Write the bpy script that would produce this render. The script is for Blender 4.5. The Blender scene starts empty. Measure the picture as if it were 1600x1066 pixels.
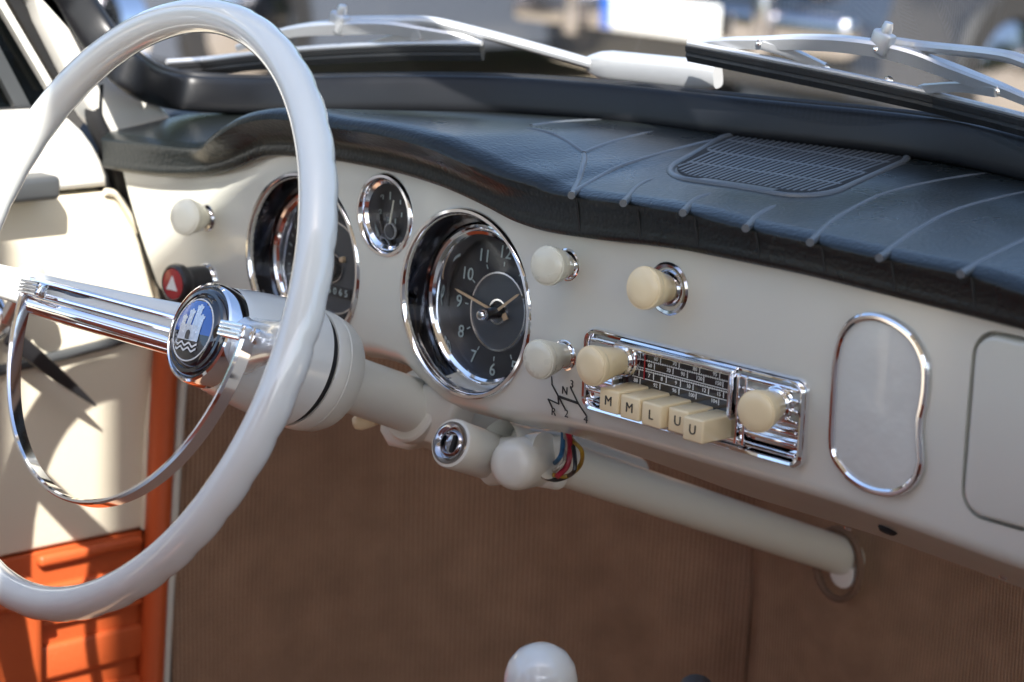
import bpy, bmesh, math, random
from mathutils import Vector as V, Matrix
R = math.radians
random.seed(7)
SC = bpy.context.scene
COL = SC.collection

# ------------------------------------------------------------------ camera, world, sun, exposure
# world: x along the dashboard (to the passenger), y to the car's nose, z up; origin = middle of the clock on the dash face
CAM = V((1.2031, -1.1141, 0.3341))
RT, UP, FW = V((.68731, .72535, .03839)), V((-.18137, .12019, .97604)), V((-.70336, .67781, -.21417))
FPX = 3778.0
GROUND = -0.78
cam = bpy.data.cameras.new('camera')
co = bpy.data.objects.new('camera', cam)
COL.objects.link(co)
co.matrix_world = Matrix(((RT.x, UP.x, -FW.x, CAM.x), (RT.y, UP.y, -FW.y, CAM.y), (RT.z, UP.z, -FW.z, CAM.z), (0, 0, 0, 1)))
cam.sensor_width = 36
cam.lens = 85.0
cam.clip_start = .05
cam.clip_end = 3000
cam.dof.use_dof = True
cam.dof.focus_distance = 1.60
cam.dof.aperture_fstop = 7.1
SC.camera = co

SUN_AZ = V((-1, .95, 0)).normalized()          # horizontal direction in which the sunlight travels
SUN_EL = R(44)
sun_dir = V((SUN_AZ.x * math.cos(SUN_EL), SUN_AZ.y * math.cos(SUN_EL), -math.sin(SUN_EL)))
wd = bpy.data.worlds.new('World')
SC.world = wd
wd.use_nodes = True
nt = wd.node_tree
sky = nt.nodes.new('ShaderNodeTexSky')
sky.sky_type = 'NISHITA'
sky.sun_disc = False
sky.sun_elevation = SUN_EL
tos = -sun_dir
sky.sun_rotation = math.atan2(tos.x, tos.y)
sky.air_density = 1.0
sky.dust_density = 1.5
bg = nt.nodes['Background']
nt.links.new(sky.outputs[0], bg.inputs[0])
bg.inputs[1].default_value = .15
sl = bpy.data.lights.new('sun', 'SUN')
sl.energy = 5.0
sl.angle = R(.5)
sl.color = (1, .965, .91)
so = bpy.data.objects.new('sun', sl)
so.rotation_euler = sun_dir.to_track_quat('-Z', 'Y').to_euler()
COL.objects.link(so)
SC.view_settings.view_transform = 'Standard'
SC.view_settings.look = 'None'
SC.view_settings.gamma = 1
SC.view_settings.use_curve_mapping = False
SC.view_settings.exposure = 1.35
SC.render.engine = 'CYCLES'
SC.cycles.use_denoising = True
SC.cycles.max_bounces = 10
SC.cycles.transparent_max_bounces = 16
SC.cycles.caustics_reflective = False
SC.cycles.caustics_refractive = False
SC.cycles.sample_clamp_indirect = 6

# ------------------------------------------------------------------ measuring helpers (photo pixel -> point on a real surface)
def ray(px, py):
    return (RT * (px - 800) - UP * (py - 533) + FW * FPX).normalized()
def on(px, py, ax, v):
    d = ray(px, py)
    return CAM + d * ((v - CAM[ax]) / d[ax])
def PX(px, py, v): return on(px, py, 0, v)
def PY(px, py, v=0.0): return on(px, py, 1, v)
def PZ(px, py, v): return on(px, py, 2, v)
def hit(px, py, fn, t0=.6, t1=4.0):
    """first crossing of fn(p) = 0 along the pixel's ray"""
    d = ray(px, py)
    n = 240
    prev = fn(CAM + d * t0)
    for i in range(1, n + 1):
        t = t0 + (t1 - t0) * i / n
        cur = fn(CAM + d * t)
        if prev * cur <= 0 and prev != cur:
            a, b = t - (t1 - t0) / n, t
            fa = prev
            for _ in range(30):
                m = (a + b) / 2
                fm = fn(CAM + d * m)
                if fa * fm <= 0: b = m
                else: a, fa = m, fm
            return CAM + d * a
        prev = cur
    return CAM + d * t1
def curve(tab):
    """smooth (monotone cubic) interpolation of a table of (x, v)"""
    xs = [a for a, _ in tab]; vs = [b for _, b in tab]
    n = len(xs)
    d = [(vs[i + 1] - vs[i]) / (xs[i + 1] - xs[i]) for i in range(n - 1)]
    m = [d[0]] + [0 if d[i - 1] * d[i] <= 0 else 2 * d[i - 1] * d[i] / (d[i - 1] + d[i]) for i in range(1, n - 1)] + [d[-1]]
    def f(x):
        if x <= xs[0]: return vs[0]
        if x >= xs[-1]: return vs[-1]
        i = 0
        while x > xs[i + 1]: i += 1
        h = xs[i + 1] - xs[i]; t = (x - xs[i]) / h
        return ((2 * t**3 - 3 * t * t + 1) * vs[i] + (t**3 - 2 * t * t + t) * h * m[i]
                + (-2 * t**3 + 3 * t * t) * vs[i + 1] + (t**3 - t * t) * h * m[i + 1])
    return f
def sstep(a, b, x):
    t = min(1, max(0, (x - a) / (b - a)))
    return t * t * (3 - 2 * t)
def spline(pts, n=10, closed=False):
    pts = [V(p) for p in pts]
    out = []
    N = len(pts)
    rng = range(N if closed else N - 1)
    for i in rng:
        if closed:
            p0, p1, p2, p3 = pts[(i - 1) % N], pts[i], pts[(i + 1) % N], pts[(i + 2) % N]
        else:
            p1, p2 = pts[i], pts[i + 1]
            p0 = pts[i - 1] if i else p1 * 2 - p2
            p3 = pts[i + 2] if i + 2 < N else p2 * 2 - p1
        for k in range(n):
            t = k / n
            out.append(.5 * ((2 * p1) + (p2 - p0) * t + (2 * p0 - 5 * p1 + 4 * p2 - p3) * t * t + (3 * p1 - p0 - 3 * p2 + p3) * t**3))
    if not closed: out.append(pts[-1])
    return out

# ------------------------------------------------------------------ materials
MATS = {}
def mat(name, base, rough=.5, metal=0, coat=0, bump=None, spec=.5, var=None, trans=0, coat_rough=.05):
    m = bpy.data.materials.new(name); m.use_nodes = True
    n, l = m.node_tree.nodes, m.node_tree.links
    p = n['Principled BSDF']
    p.inputs['Base Color'].default_value = (*base, 1)
    p.inputs['Roughness'].default_value = rough
    p.inputs['Metallic'].default_value = metal
    p.inputs['Specular IOR Level'].default_value = spec
    p.inputs['Coat Weight'].default_value = coat
    p.inputs['Coat Roughness'].default_value = coat_rough
    tc = n.new('ShaderNodeTexCoord')
    if var:                                    # (scale, amount): uneven colour and gloss, as dirt and wear give
        t = n.new('ShaderNodeTexNoise'); t.inputs['Scale'].default_value = var[0]; t.inputs['Detail'].default_value = 6
        l.new(tc.outputs['Object'], t.inputs['Vector'])
        mx = n.new('ShaderNodeMix'); mx.data_type = 'RGBA'
        mx.inputs['A'].default_value = (*[c * (1 - var[1]) for c in base], 1)
        mx.inputs['B'].default_value = (*[min(1, c * (1 + var[1])) for c in base], 1)
        l.new(t.outputs['Fac'], mx.inputs['Factor']); l.new(mx.outputs['Result'], p.inputs['Base Color'])
        mr = n.new('ShaderNodeMapRange')
        mr.inputs['To Min'].default_value = max(.02, rough * .8); mr.inputs['To Max'].default_value = min(1, rough * 1.25)
        l.new(t.outputs['Fac'], mr.inputs['Value']); l.new(mr.outputs['Result'], p.inputs['Roughness'])
    if bump:                                   # (kind, scale, strength, distance)
        kind, s, st, dist = bump
        if kind == 'voronoi':
            t = n.new('ShaderNodeTexVoronoi'); t.feature = 'SMOOTH_F1'; out = t.outputs['Distance']
        else:
            t = n.new('ShaderNodeTexNoise'); t.inputs['Detail'].default_value = 4; out = t.outputs['Fac']
        t.inputs['Scale'].default_value = s
        l.new(tc.outputs['Object'], t.inputs['Vector'])
        b = n.new('ShaderNodeBump'); b.inputs['Strength'].default_value = st; b.inputs['Distance'].default_value = dist
        l.new(out, b.inputs['Height']); l.new(b.outputs['Normal'], p.inputs['Normal'])
    MATS[name] = m
    return m
paint = mat('cream_paint', (.575, .565, .495), .3, coat=1, coat_rough=.1, var=(9, .03), bump=('noise', 5, .12, .004))
paint_col = mat('column_paint', (.59, .58, .515), .34, coat=.35, var=(14, .03))
paint_wht = mat('door_white_paint', (.74, .72, .66), .3, coat=.6, var=(7, .02))
wheel_pl = mat('wheel_plastic', (.68, .69, .655), .16, coat=1, var=(11, .05))
hub_pl = mat('hub_plastic', (.66, .67, .63), .24, coat=.6, var=(25, .02))
knob_grey = mat('pale_knob', (.60, .575, .46), .28, coat=.5, var=(60, .04))
ivory = mat('ivory_plastic', (.76, .62, .38), .3, coat=.4, var=(80, .05))
white_knob = mat('white_knob', (.84, .80, .64), .25, coat=.5)
shift_pl = mat('shift_knob_plastic', (.72, .76, .74), .15, coat=.8)
chrome = mat('chrome', (.86, .86, .88), .07, 1, var=(40, .04))
chrome_d = mat('dark_chrome', (.42, .41, .43), .12, 1, var=(30, .06))
dark_refl_chrome = mat('dark_refl_chrome', (.10, .10, .11), .10, 1, var=(30, .06))  # dark reflections in the gauge walls put into the base colour
silver = mat('silver_paint', (.62, .62, .63), .3, .55, var=(60, .05))
vinyl = mat('black_vinyl', (.0085, .0110, .0112), .28, bump=('voronoi', 390, .34, .0008), var=(18, .25), spec=.38)
welt_sheen = mat('vinyl_sheen', (.085, .095, .105), .34, var=(40, .15))  # sheen of the raised vinyl put into a paler base colour
rubber = mat('black_rubber', (.007, .0075, .009), .36, var=(25, .3), bump=('noise', 60, .1, .002), spec=.36)
rubber_d = mat('dull_rubber', (.012, .012, .013), .55, var=(30, .3))
black_pl = mat('black_plastic', (.018, .018, .02), .3, var=(30, .2))
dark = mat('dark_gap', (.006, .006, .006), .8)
dial_black = mat('dial_black', (.012, .012, .014), .45)
dial_grey = mat('dial_grey', (.055, .06, .066), .4)
lume = mat('dial_numerals', (.42, .50, .48), .6)
tan = mat('tan_hand', (.62, .44, .26), .45)
whitep = mat('white_print', (.75, .75, .72), .5)
blackp = mat('black_print', (.02, .02, .02), .5)
redp = mat('red_enamel', (.36, .012, .02), .25, coat=.5)
bluep = mat('blue_enamel', (.02, .10, .42), .15, coat=.7)
blackg = mat('black_enamel', (.010, .010, .014), .1, coat=.8)
orange = mat('orange_vinyl', (.46, .085, .022), .42, bump=('voronoi', 260, .2, .001), var=(10, .12))
chrome_crest = mat('crest_silver', (.62, .64, .68), .25, .6, var=(300, .25))
greyd = mat('dark_grey_plastic', (.055, .058, .06), .4, var=(20, .1))
beige = mat('beige_vinyl', (.70, .635, .50), .5, bump=('voronoi', 300, .12, .0008), var=(7, .04))
greyp = mat('grey_plastic', (.30, .31, .31), .35, var=(20, .1))
plate_cream = mat('oval_plate_paint', (.57, .57, .525), .22, coat=.5, var=(16, .04), bump=('noise', 16, .35, .01))
asph = mat('pavement', (.52, .43, .31), .85, var=(1.3, .12), bump=('noise', 40, .3, .01))
def wires(c): return mat('wire', c, .4)

def glass_mat(name, tint=(1, 1, 1), refl=1.0, dust=0.0):
    m = bpy.data.materials.new(name); m.use_nodes = True
    n, l = m.node_tree.nodes, m.node_tree.links
    n.remove(n['Principled BSDF'])
    out = n['Material Output']
    tr = n.new('ShaderNodeBsdfTransparent'); tr.inputs[0].default_value = (*tint, 1)
    gl = n.new('ShaderNodeBsdfGlossy'); gl.inputs['Roughness'].default_value = .02
    fr = n.new('ShaderNodeFresnel'); fr.inputs['IOR'].default_value = 1.5
    ge = n.new('ShaderNodeNewGeometry')
    io = n.new('ShaderNodeMapRange'); io.inputs['To Min'].default_value = 1.5; io.inputs['To Max'].default_value = 1 / 1.5
    l.new(ge.outputs['Backfacing'], io.inputs['Value']); l.new(io.outputs['Result'], fr.inputs['IOR'])
    mu = n.new('ShaderNodeMath'); mu.operation = 'MULTIPLY'; mu.inputs[1].default_value = refl
    l.new(fr.outputs[0], mu.inputs[0])
    mx = n.new('ShaderNodeMixShader')
    l.new(mu.outputs[0], mx.inputs[0]); l.new(tr.outputs[0], mx.inputs[1]); l.new(gl.outputs[0], mx.inputs[2])
    last = mx
    if dust:
        df = n.new('ShaderNodeBsdfDiffuse'); df.inputs[0].default_value = (.6, .6, .6, 1)
        tx = n.new('ShaderNodeTexNoise'); tx.inputs['Scale'].default_value = 40
        tc = n.new('ShaderNodeTexCoord'); l.new(tc.outputs['Object'], tx.inputs['Vector'])
        mr = n.new('ShaderNodeMapRange'); mr.inputs['To Min'].default_value = dust * .4; mr.inputs['To Max'].default_value = dust * 1.6
        l.new(tx.outputs['Fac'], mr.inputs['Value'])
        m2 = n.new('ShaderNodeMixShader')
        l.new(mr.outputs['Result'], m2.inputs[0]); l.new(mx.outputs[0], m2.inputs[1]); l.new(df.outputs[0], m2.inputs[2])
        last = m2
    l.new(last.outputs[0], out.inputs['Surface'])
    return m
glass = glass_mat('windscreen_glass', (.94, .96, .97), .8, .012)
gglass = glass_mat('gauge_glass', (.97, .97, .97), .55)
sglass = glass_mat('side_glass', (.16, .18, .18), .7)

def carpet_mat():
    m = mat('brown_carpet', (.125, .062, .036), .95, spec=.1)
    n, l = m.node_tree.nodes, m.node_tree.links
    p = n['Principled BSDF']
    uv = n.new('ShaderNodeUVMap')
    sp = n.new('ShaderNodeSeparateXYZ'); l.new(uv.outputs[0], sp.inputs[0])
    s = n.new('ShaderNodeMath'); s.operation = 'MULTIPLY'; s.inputs[1].default_value = 2 * math.pi / .0048
    l.new(sp.outputs[0], s.inputs[0])
    nz0 = n.new('ShaderNodeTexNoise'); nz0.inputs['Scale'].default_value = 60
    l.new(uv.outputs[0], nz0.inputs['Vector'])
    ad0 = n.new('ShaderNodeMath'); ad0.operation = 'MULTIPLY_ADD'; ad0.inputs[1].default_value = .9
    l.new(nz0.outputs['Fac'], ad0.inputs[0]); l.new(s.outputs[0], ad0.inputs[2])
    si = n.new('ShaderNodeMath'); si.operation = 'SINE'; l.new(ad0.outputs[0], si.inputs[0])
    s2 = n.new('ShaderNodeMath'); s2.operation = 'MULTIPLY'; s2.inputs[1].default_value = 2 * math.pi / .0042
    l.new(sp.outputs[1], s2.inputs[0])
    si2 = n.new('ShaderNodeMath'); si2.operation = 'SINE'; l.new(s2.outputs[0], si2.inputs[0])
    ad = n.new('ShaderNodeMath'); ad.operation = 'MULTIPLY_ADD'; ad.inputs[1].default_value = .2
    l.new(si2.outputs[0], ad.inputs[0]); l.new(si.outputs[0], ad.inputs[2])
    nz = n.new('ShaderNodeTexNoise'); nz.inputs['Scale'].default_value = 26; nz.inputs['Detail'].default_value = 5
    nf = n.new('ShaderNodeTexNoise'); nf.inputs['Scale'].default_value = 900; nf.inputs['Detail'].default_value = 2
    l.new(uv.outputs[0], nz.inputs['Vector']); l.new(uv.outputs[0], nf.inputs['Vector'])
    mr = n.new('ShaderNodeMapRange'); mr.inputs['From Min'].default_value = -1.3; mr.inputs['From Max'].default_value = 1.3
    l.new(ad.outputs[0], mr.inputs['Value'])
    mx = n.new('ShaderNodeMix'); mx.data_type = 'RGBA'
    mx.inputs['A'].default_value = (.185, .106, .066, 1); mx.inputs['B'].default_value = (.52, .335, .22, 1)
    l.new(mr.outputs['Result'], mx.inputs['Factor'])
    m2 = n.new('ShaderNodeMix'); m2.data_type = 'RGBA'; m2.blend_type = 'MULTIPLY'; m2.inputs['Factor'].default_value = 1
    rp = n.new('ShaderNodeMapRange'); rp.inputs['From Min'].default_value = .3; rp.inputs['From Max'].default_value = .7
    rp.inputs['To Min'].default_value = .86; rp.inputs['To Max'].default_value = 1.12
    l.new(nz.outputs['Fac'], rp.inputs['Value'])
    l.new(mx.outputs['Result'], m2.inputs['A']); l.new(rp.outputs['Result'], m2.inputs['B'])
    m3 = n.new('ShaderNodeMix'); m3.data_type = 'RGBA'; m3.blend_type = 'MULTIPLY'; m3.inputs['Factor'].default_value = 1
    rf = n.new('ShaderNodeMapRange'); rf.inputs['From Min'].default_value = .25; rf.inputs['From Max'].default_value = .75
    rf.inputs['To Min'].default_value = .6; rf.inputs['To Max'].default_value = 1.35
    l.new(nf.outputs['Fac'], rf.inputs['Value'])
    l.new(m2.outputs['Result'], m3.inputs['A']); l.new(rf.outputs['Result'], m3.inputs['B'])
    l.new(m3.outputs['Result'], p.inputs['Base Color'])
    b = n.new('ShaderNodeBump'); b.inputs['Strength'].default_value = .7; b.inputs['Distance'].default_value = .0012
    l.new(ad.outputs[0], b.inputs['Height']); l.new(b.outputs['Normal'], p.inputs['Normal'])
    return m
carpet = carpet_mat()
collar_br = mat('brown_felt', (.16, .095, .062), .95, var=(120, .3), bump=('noise', 500, .5, .001))

# ------------------------------------------------------------------ mesh helpers: every shape is (verts, faces)
def join(*shapes):
    vs, fs = [], []
    for v, f in shapes:
        o = len(vs)
        vs += list(v); fs += [tuple(i + o for i in q) for q in f]
    return vs, fs
def frame(axis, xdir=None):
    a = V(axis).normalized()
    x = V(xdir) if xdir is not None else (V((0, 0, 1)) if abs(a.z) < .9 else V((1, 0, 0)))
    x = (x - a * x.dot(a)).normalized()
    return x, a.cross(x), a
def lathe(prof, org, axis, n=48, xdir=None, shear=None):
    """profile (radius, height along axis) turned about the axis; shear moves the centre sideways with height"""
    x, y, a = frame(axis, xdir); org = V(org)
    vs, fs, rows = [], [], []
    for r, h in prof:
        c = org + a * h + (V(shear) * h if shear is not None else V())
        if r < 1e-6:
            rows.append([len(vs)]); vs.append(c)
        else:
            rows.append(list(range(len(vs), len(vs) + n)))
            vs += [c + (x * math.cos(2 * math.pi * k / n) + y * math.sin(2 * math.pi * k / n)) * r for k in range(n)]
    for A, B in zip(rows, rows[1:]):
        for k in range(n):
            k2 = (k + 1) % n
            if len(A) == 1 and len(B) == 1: continue
            if len(A) == 1: fs.append((A[0], B[k2], B[k]))
            elif len(B) == 1: fs.append((A[k], A[k2], B[0]))
            else: fs.append((A[k], A[k2], B[k2], B[k]))
    return vs, fs
def sweep(path, section, closed=False, up=None, caps=True, scale=None):
    """section (a, b) points swept along path; a along the side vector, b along the up vector"""
    path = [V(p) for p in path]; n = len(path); k = len(section)
    vs, fs = [], []
    prev = V(up) if up is not None else None
    for i, p in enumerate(path):
        if closed: t = path[(i + 1) % n] - path[i - 1]
        else: t = path[min(i + 1, n - 1)] - path[max(i - 1, 0)]
        t.normalize()
        if prev is None: prev = V((0, 0, 1)) if abs(t.z) < .9 else V((1, 0, 0))
        u = (prev - t * prev.dot(t))
        u = u.normalized() if u.length > 1e-6 else frame(t)[0]
        if up is None: prev = u
        s = t.cross(u)
        f = scale[i] if scale else 1
        vs += [p + s * a * f + u * b * f for a, b in section]
    m = n if closed else n - 1
    for i in range(m):
        j = (i + 1) % n
        for q in range(k):
            q2 = (q + 1) % k
            fs.append((i * k + q, i * k + q2, j * k + q2, j * k + q))
    if caps and not closed:
        fs.append(tuple(range(k))[::-1]); fs.append(tuple((n - 1) * k + q for q in range(k)))
    return vs, fs
def circ(r, n=12, ry=None): return [(r * math.cos(2 * math.pi * i / n), (ry or r) * math.sin(2 * math.pi * i / n)) for i in range(n)]
def tube(path, r, n=12, closed=False, up=None, scale=None): return sweep(path, circ(r, n), closed, up, True, scale)
def prism(outline, org, xd, yd, depth, bevel=0):
    """flat outline (in the plane of xd, yd at org) given thickness along xd x yd, its front edge rounded by `bevel`"""
    org, xd, yd = V(org), V(xd).normalized(), V(yd).normalized(); nn = xd.cross(yd)
    bm = bmesh.new()
    a = [bm.verts.new(org + xd * p[0] + yd * p[1]) for p in outline]
    f = bm.faces.new(a)
    r = bmesh.ops.extrude_face_region(bm, geom=[f])
    top = [g for g in r['geom'] if isinstance(g, bmesh.types.BMVert)]
    bmesh.ops.translate(bm, verts=top, vec=nn * depth)
    if bevel:
        ts = set(top)
        ed = [e for e in bm.edges if e.verts[0] in ts and e.verts[1] in ts]
        bmesh.ops.bevel(bm, geom=ed, offset=bevel, segments=3, affect='EDGES', profile=.5)
    bm.verts.index_update()
    out = [v.co.copy() for v in bm.verts], [tuple(v.index for v in f.verts) for f in bm.faces]
    bm.free()
    return out
def box(c, size, bevel=0, axes=None, seg=3):
    bm = bmesh.new()
    bmesh.ops.create_cube(bm, size=1)
    for v in bm.verts: v.co = V((v.co.x * size[0], v.co.y * size[1], v.co.z * size[2]))
    if bevel: bmesh.ops.bevel(bm, geom=list(bm.edges), offset=bevel, segments=seg, affect='EDGES', profile=.5)
    ax = axes or (V((1, 0, 0)), V((0, 1, 0)), V((0, 0, 1)))
    bm.verts.index_update()
    out = [V(c) + ax[0] * v.co.x + ax[1] * v.co.y + ax[2] * v.co.z for v in bm.verts], [tuple(v.index for v in f.verts) for f in bm.faces]
    bm.free()
    return out
def rrect(x0, z0, x1, z1, r, n=8):
    pts = []
    for cx, cz, a0 in ((x1 - r, z1 - r, 0), (x0 + r, z1 - r, 90), (x0 + r, z0 + r, 180), (x1 - r, z0 + r, 270)):
        for k in range(n + 1):
            a = R(a0 + 90 * k / n); pts.append((cx + r * math.cos(a), cz + r * math.sin(a)))
    return pts
def gridsurf(rows):
    n = len(rows[0]); vs = [p for r in rows for p in r]
    fs = [(i * n + k, i * n + k + 1, (i + 1) * n + k + 1, (i + 1) * n + k) for i in range(len(rows) - 1) for k in range(n - 1)]
    return vs, fs
def letters(txt, size, org, xd, yd, thick=.0002, align='CENTER'):
    cu = bpy.data.curves.new('t', 'FONT'); cu.body = txt; cu.size = size; cu.align_x = align; cu.align_y = 'CENTER'
    cu.extrude = thick; cu.resolution_u = 3
    o = bpy.data.objects.new('t', cu); COL.objects.link(o)
    me = o.to_mesh()
    xd, yd = V(xd).normalized(), V(yd).normalized(); nn = xd.cross(yd)
    out = [V(org) + xd * v.co.x + yd * v.co.y + nn * v.co.z for v in me.vertices], [tuple(p.vertices) for p in me.polygons]
    o.to_mesh_clear(); bpy.data.objects.remove(o); bpy.data.curves.remove(cu)
    return out
def stroke(pts, w, org, xd, yd, thick=.0003):
    """a printed line: flat ribbon of width w along 2D points"""
    org, xd, yd = V(org), V(xd).normalized(), V(yd).normalized()
    shapes = []
    for (a, b), (c, d) in zip(pts, pts[1:]):
        t = V((c - a, d - b)); L = t.length
        if L < 1e-7: continue
        t /= L; nx, ny = -t.y * w / 2, t.x * w / 2
        e = w * .4
        a, b, c, d = a - t.x * e, b - t.y * e, c + t.x * e, d + t.y * e
        shapes.append(prism([(a - nx, b - ny), (c - nx, d - ny), (c + nx, d + ny), (a + nx, b + ny)], org, xd, yd, thick))
    return join(*shapes)

def obj(name, shape, m, parent=None, angle=35, smooth=True, recalc=True, uv=None):
    vs, fs = shape
    off = parent.matrix_world.translation if parent is not None else V()
    if parent is not None:
        off = V(parent['_at'])
    me = bpy.data.meshes.new(name)
    me.from_pydata([tuple(V(v) - off) for v in vs], [], [tuple(f) for f in fs])
    if uv:
        ul = me.uv_layers.new(name='UVMap')
        for lp in me.loops: ul.data[lp.index].uv = uv[lp.vertex_index]
    bm = bmesh.new(); bm.from_mesh(me)
    if recalc: bmesh.ops.recalc_face_normals(bm, faces=bm.faces)
    for f in bm.faces: f.smooth = smooth
    if smooth:
        for e in bm.edges:
            if len(e.link_faces) == 2 and e.calc_face_angle(0) > R(angle): e.smooth = False
    bm.to_mesh(me); bm.free()
    me.materials.append(m)
    o = bpy.data.objects.new(name, me); COL.objects.link(o)
    o['_at'] = tuple(off)
    if parent is not None: o.parent = parent
    return o
def tag(o, label, cat, group=None):
    o['label'] = label; o['category'] = cat
    if group: o['group'] = group
    return o
def thing(name, label, cat, at=(0, 0, 0), group=None):
    o = bpy.data.objects.new(name, None); COL.objects.link(o)
    o.location = at; o['_at'] = tuple(at); o.empty_display_size = .02
    return tag(o, label, cat, group)
def struct(name, shape, m, **k):
    o = obj(name, shape, m, **k); o['kind'] = 'structure'
    return o
X, Y, Z = V((1, 0, 0)), V((0, 1, 0)), V((0, 0, 1))

# ------------------------------------------------------------------ the setting
g = struct('ground', ([(-400, -400, GROUND), (400, -400, GROUND), (400, 400, GROUND), (-400, 400, GROUND)], [(0, 1, 2, 3)]), asph)
struct('car_floor', box((.2, -.75, -.58), (1.26, 2.5, .02), .004), carpet)

# ------------------------------------------------------------------ dashboard
ztop = curve([(-.43, .040), (-.411, .0404), (-.363, .0427), (-.32, .0474), (-.287, .0529), (-.255, .0621), (-.216, .0768), (-.190, .0805), (-.163, .0822), (-.12, .0845), (-.077, .0846),
              (-.023, .0815), (.0, .0785), (.029, .0733), (.061, .067), (.0855, .0655), (.1326, .0675), (.216, .0725), (.293, .0728), (.366, .0709), (.455, .0679), (.82, .050)])
zbot = curve([(-.43, -.058), (-.2, -.056), (-.12, -.060), (-.095, -.058), (-.0713, -.0585), (-.05, -.0675), (-.015, -.0785), (.0375, -.077), (.0997, -.0705), (.17, -.0681), (.226, -.0684),
              (.305, -.0687), (.3785, -.0715), (.469, -.0765), (.82, -.088)])
dash = thing('dashboard', 'cream painted car dashboard with padded black top running across the car', 'dashboard', (.2, .02, -.07))
secs = []
XS = [-.413 + (.82 + .413) * i / 170 for i in range(171)]
for x in XS:
    zt, zb = ztop(x) + .012, zbot(x)
    L = .008 + .055 * sstep(.04, .22, x)
    rr = .014
    s = [(.0, zt)]
    for k in range(1, 14):
        z = zt + (zb + rr - zt) * k / 14
        s.append((-.0022 * math.sin(math.pi * k / 14), z))
    for k in range(9):
        th = R(59 * k / 8)
        s.append((rr * (1 - math.cos(th)), zb + rr - rr * math.sin(th)))
    d = V((math.cos(R(31)), -math.sin(R(31))))
    e = V(s[-1])
    s.append(tuple(e + d * L * .5)); q = e + d * L
    s += [tuple(q), (q.x + .0035, q.y + .0008), (q.x + .005, q.y + .0045), (q.x + .003, q.y + .008)]
    s += [(.024 + L * .3, zb + .016), (.024, zb + .03), (.024, zt)]
    secs.append([V((x, a, b)) for a, b in s])
k = len(secs[0])
vs = [p for s in secs for p in s]
fs = [(i * k + q, i * k + (q + 1) % k, (i + 1) * k + (q + 1) % k, (i + 1) * k + q) for i in range(len(secs) - 1) for q in range(k)]
fs += [tuple(range(k))[::-1], tuple((len(secs) - 1) * k + q for q in range(k))]
def slant(p):
    if p.x > -.30: return p
    xl = -.413 + .049 * min(1.2, max(-.2, (.038 - p.z) / .088))
    return V((-.30 + (p.x + .30) * (-.30 - xl) / .113, p.y, p.z))
vs = [slant(p) for p in vs]
face = obj('face_panel', (vs, fs), paint, dash, angle=50)
def cut(o, shapes):
    """saw openings out of a solid and keep the result as its mesh"""
    tmp = []
    for sh in shapes:
        c = obj('cutter', sh, paint); c.location = -V(o['_at']); tmp.append(c)
        md = o.modifiers.new('cut', 'BOOLEAN'); md.operation = 'DIFFERENCE'; md.object = c; md.solver = 'EXACT'
    par = o.parent; o.parent = None
    bpy.context.view_layer.update()
    dg = bpy.context.evaluated_depsgraph_get()
    me = bpy.data.meshes.new_from_object(o.evaluated_get(dg))
    o.modifiers.clear(); o.data = me; o.parent = par
    for c in tmp: bpy.data.objects.remove(c)
    bm = bmesh.new(); bm.from_mesh(me)
    for f in bm.faces: f.smooth = True
    for e in bm.edges:
        e.smooth = not (len(e.link_faces) == 2 and e.calc_face_angle(0) > R(40))
    bm.to_mesh(me); bm.free()
GC, GS, GF = V((0, 0, 0)), V((-.1796, 0, .001)), V((-.0868, 0, .0491))
RG, RF = .066, .0293
def cyl(c, r, y0, y1, n=72): return lathe([(0, y0), (r, y0), (r, y1), (0, y1)], c, Y, n)
GX0, GX1, GZ0, GZ1 = .4228, .76, -.0495, .0605
glove_ring = [prism(rrect(GX0, GZ0, GX1, GZ1, .016), (0, .010, 0), X, Z, .03)]
cut(face, [cyl(GC, RG - .004, -.05, .06), cyl(GS, RG - .004, -.05, .06), cyl(GF, RF - .003, -.05, .06)] + glove_ring)
gd = obj('glove_box_door', prism(rrect(GX0 + .0022, GZ0 + .0022, GX1 - .0022, GZ1 - .0022, .0145), (0, .0095, 0), X, Z, .0125, .003), paint, dash)
# oval plate with a chrome rim, right of the radio
oval = [(.3300, -.030), (.3285, 0), (.3285, .022), (.3315, .038), (.3405, .0495), (.3545, .0542), (.370, .0522), (.3835, .0455), (.392, .034), (.3938, .021), (.3930, .009), (.3918, .001), (.3922, -.008), (.3938, -.017),
        (.3945, -.026), (.391, -.0365), (.381, -.0455), (.367, -.0488), (.352, -.0475), (.339, -.0415)]
ov = spline([V((a, b, 0)) for a, b in oval], 5, True)
op = obj('oval_plate', prism([(p.x, p.y) for p in ov][::-1] if False else [(p.x, p.y) for p in ov], (0, .001, 0), X, Z, .0045, .0015), plate_cream, dash)
obj('chrome_rim', tube([V((p.x, -.0032, p.y)) for p in ov], .0027, 10, True, up=Y), chrome, op)
# gear diagram printed on the face
def fp(px, py):
    p = PY(px, py, -.0015); return p.x, p.z
D0 = (0, -.0009, 0)
def dl(pts, w=.00085): return stroke([fp(*q) for q in pts], w, D0, X, Z, .0006)
def ch(c, px, py, s=.0075):
    a, b = fp(px, py); return letters(c, s, (a, -.0013, b), X, Z, .0002)
obj('gear_diagram', join(dl([(861.5, 589), (862, 601), (871.3, 618.5), (882.5, 639.5)]), dl([(871.3, 618.5), (872.3, 631.4), (856.3, 624.2), (862, 637)]),
    dl([(873, 620), (902, 630)], .0017), dl([(891, 606), (902.5, 630), (915, 649)]), ch('R', 864.5, 644), ch('N', 882, 611), ch('3', 893, 601), ch('2', 884.5, 647), ch('4', 914.8, 656)), blackp, dash, smooth=False)
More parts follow.
